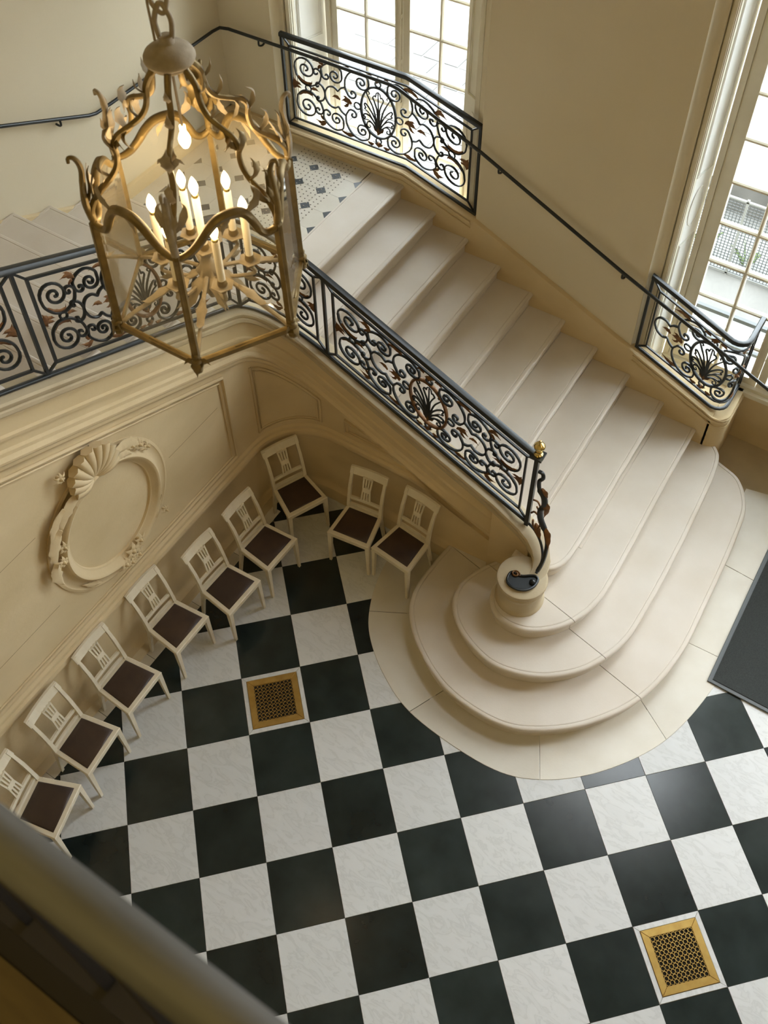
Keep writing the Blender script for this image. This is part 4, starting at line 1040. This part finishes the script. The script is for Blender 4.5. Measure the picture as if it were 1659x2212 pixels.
lo = bpy.data.objects.new('bulb_light', pl); COL.objects.link(lo); lo.parent = hb; lo.location = (LC.x, LC.y, LT + .17)

# ================================================================== gallery in the foreground
gal = empty('gallery_railing', (2.6, -1.79, 5.95), 'blurred grey-brown handrail of the upper gallery in the near lower left corner', 'railing')
rings = []
for x in [0.2 + .3*k for k in range(20)]:
    yo = -1.762
    rings.append([(x, yo + y, 6.92 + z) for y, z in ((.0, -.018), (.003, -.006), (-.008, .002), (-.022, .006), (-.040, .003), (-.054, -.008), (-.058, -.022), (-.052, -.036), (-.03, -.042), (-.006, -.036))])
MB().loft(rings).build('handrail', 'gallery_rail', gal, smooth=50)
MB().box(0.2, 5.9, -1.815, -1.785, 6.845, 6.875).build('under_bar', 'dark_wood', gal)
MB().box(0.2, 5.9, -1.83, -1.78, 5.96, 6.02).build('base_bar', 'dark_wood', gal)
for k in range(28):
    x = 0.3 + .2*k; MB().box(x - .01, x + .01, -1.81, -1.79, 6.0, 6.87).build('baluster', 'dark_wood', gal)
gf = tag(MB().box(-0.8, 7.0, -6.0, -1.776, 5.70, 5.945).build('floor_gallery', 'dark_wood'), 'dark floor of the upper gallery', kind='structure')
MB().box(-.8, 7.0, -1.95, -1.872, 5.94, 5.953).build('floor_strip', 'ochre_wood', gf)
MB().box(-.8, 7.0, -6.0, -1.955, 5.94, 5.95).build('floor_boards', 'ochre_wood', gf)
MB().box(-.87, 7.0, -2.1, -1.9, 0, 5.71).build('wall_hall', 'bounce_tint', gf)

# ================================================================== courtyard outside the windows
cg = tag(MB().box(-22, 14, TH, 40, -0.5, -0.3).build('ground_courtyard', 'court_paving'), 'pale paved courtyard outside the windows', kind='structure')
n = 0
for a in range(9):
    for b in range(5):
        x0 = -5.2 + a*.62 + (b % 2)*.3; y0 = 8.0 + b*.55
        MB().box(x0 + .01, x0 + .60, y0 + .01, y0 + .53, -.31, -.292 + .004*((a*7 + b*3) % 3)).build('paving_flag', 'court_stone', cg)
kb = tag(MB().box(-1.2, 5.5, 9.15, 9.45, -.3, .12).build('stone_kerb', 'court_stone', smooth=30), 'low pale stone kerb behind the wire fence in the courtyard', 'kerb')
fe = empty('wire_fence', (1.9, 8.0, -.3), 'fine wire mesh fence on pale posts seen through the lower window', 'fence')
m = MB()
for k in range(111):
    x = -.6 + k*.04; m.box(x - .0035, x + .0035, 7.997, 8.003, -.25, .75)
for k in range(26):
    z = -.25 + k*.04; m.box(-.6, 3.8, 7.9965, 8.0035, z - .0035, z + .0035)
tag(m.build('mesh_panel', 'fence_wire', fe), kind='stuff')
for x in (-.6, .5, 1.6, 2.7, 3.8): MB().box(x - .014, x + .014, 7.985, 8.015, -.31, .80).build('post', 'fence_post', fe)
for z in (-.27, .77): MB().box(-.6, 3.8, 7.985, 8.015, z - .010, z + .010).build('fence_rail', 'fence_post', fe)
for (x, y, lb) in ((1.2, 8.35, 'leftmost low green plant behind the wire fence outside'), (1.75, 8.3, 'low green plant behind the wire fence, second from the left'), (2.3, 8.4, 'low green plant behind the wire fence, third from the left')):
    pl_ = empty('courtyard_plant', (x, y, -.3), lb, 'plant')
    m = MB()
    for k in range(22):
        a = random.random()*2*pi; L = .12 + .16*random.random(); lean = .4 + .5*random.random()
        p = Vector((x + .05*cos(a), y + .05*sin(a), -.3))
        m.leaf(catmull([p, p + Vector((cos(a)*L*lean*.5, sin(a)*L*lean*.5, L*.7)), p + Vector((cos(a)*L*lean, sin(a)*L*lean, L))], 3), (sin(a), -cos(a), .3), .025, .2, 1)
    m.build('leaves', 'plant_green', pl_)
# outer iron guard across the lower half of the right window
og = empty('outer_guard', (2.59, 5.72, .85), 'grey-blue iron guard rail outside the lower window', 'railing')
MB().box(1.65, 3.55, 5.70, 5.74, 1.16, 1.20).build('top_bar', 'fence_wire', og)
MB().box(1.65, 3.55, 5.70, 5.74, .82, .85).build('bottom_bar', 'fence_wire', og)
for k in range(6):
    cx = 1.85 + .29*k
    MB().tube([(cx + .12*(1 - .7*t)*cos(t*9), 5.72, 1.0 + .12*(1 - .7*t)*sin(t*9)) for t in [j/30 for j in range(31)]], .009, 5).build('scroll', 'shutter_paint', og, smooth=60)
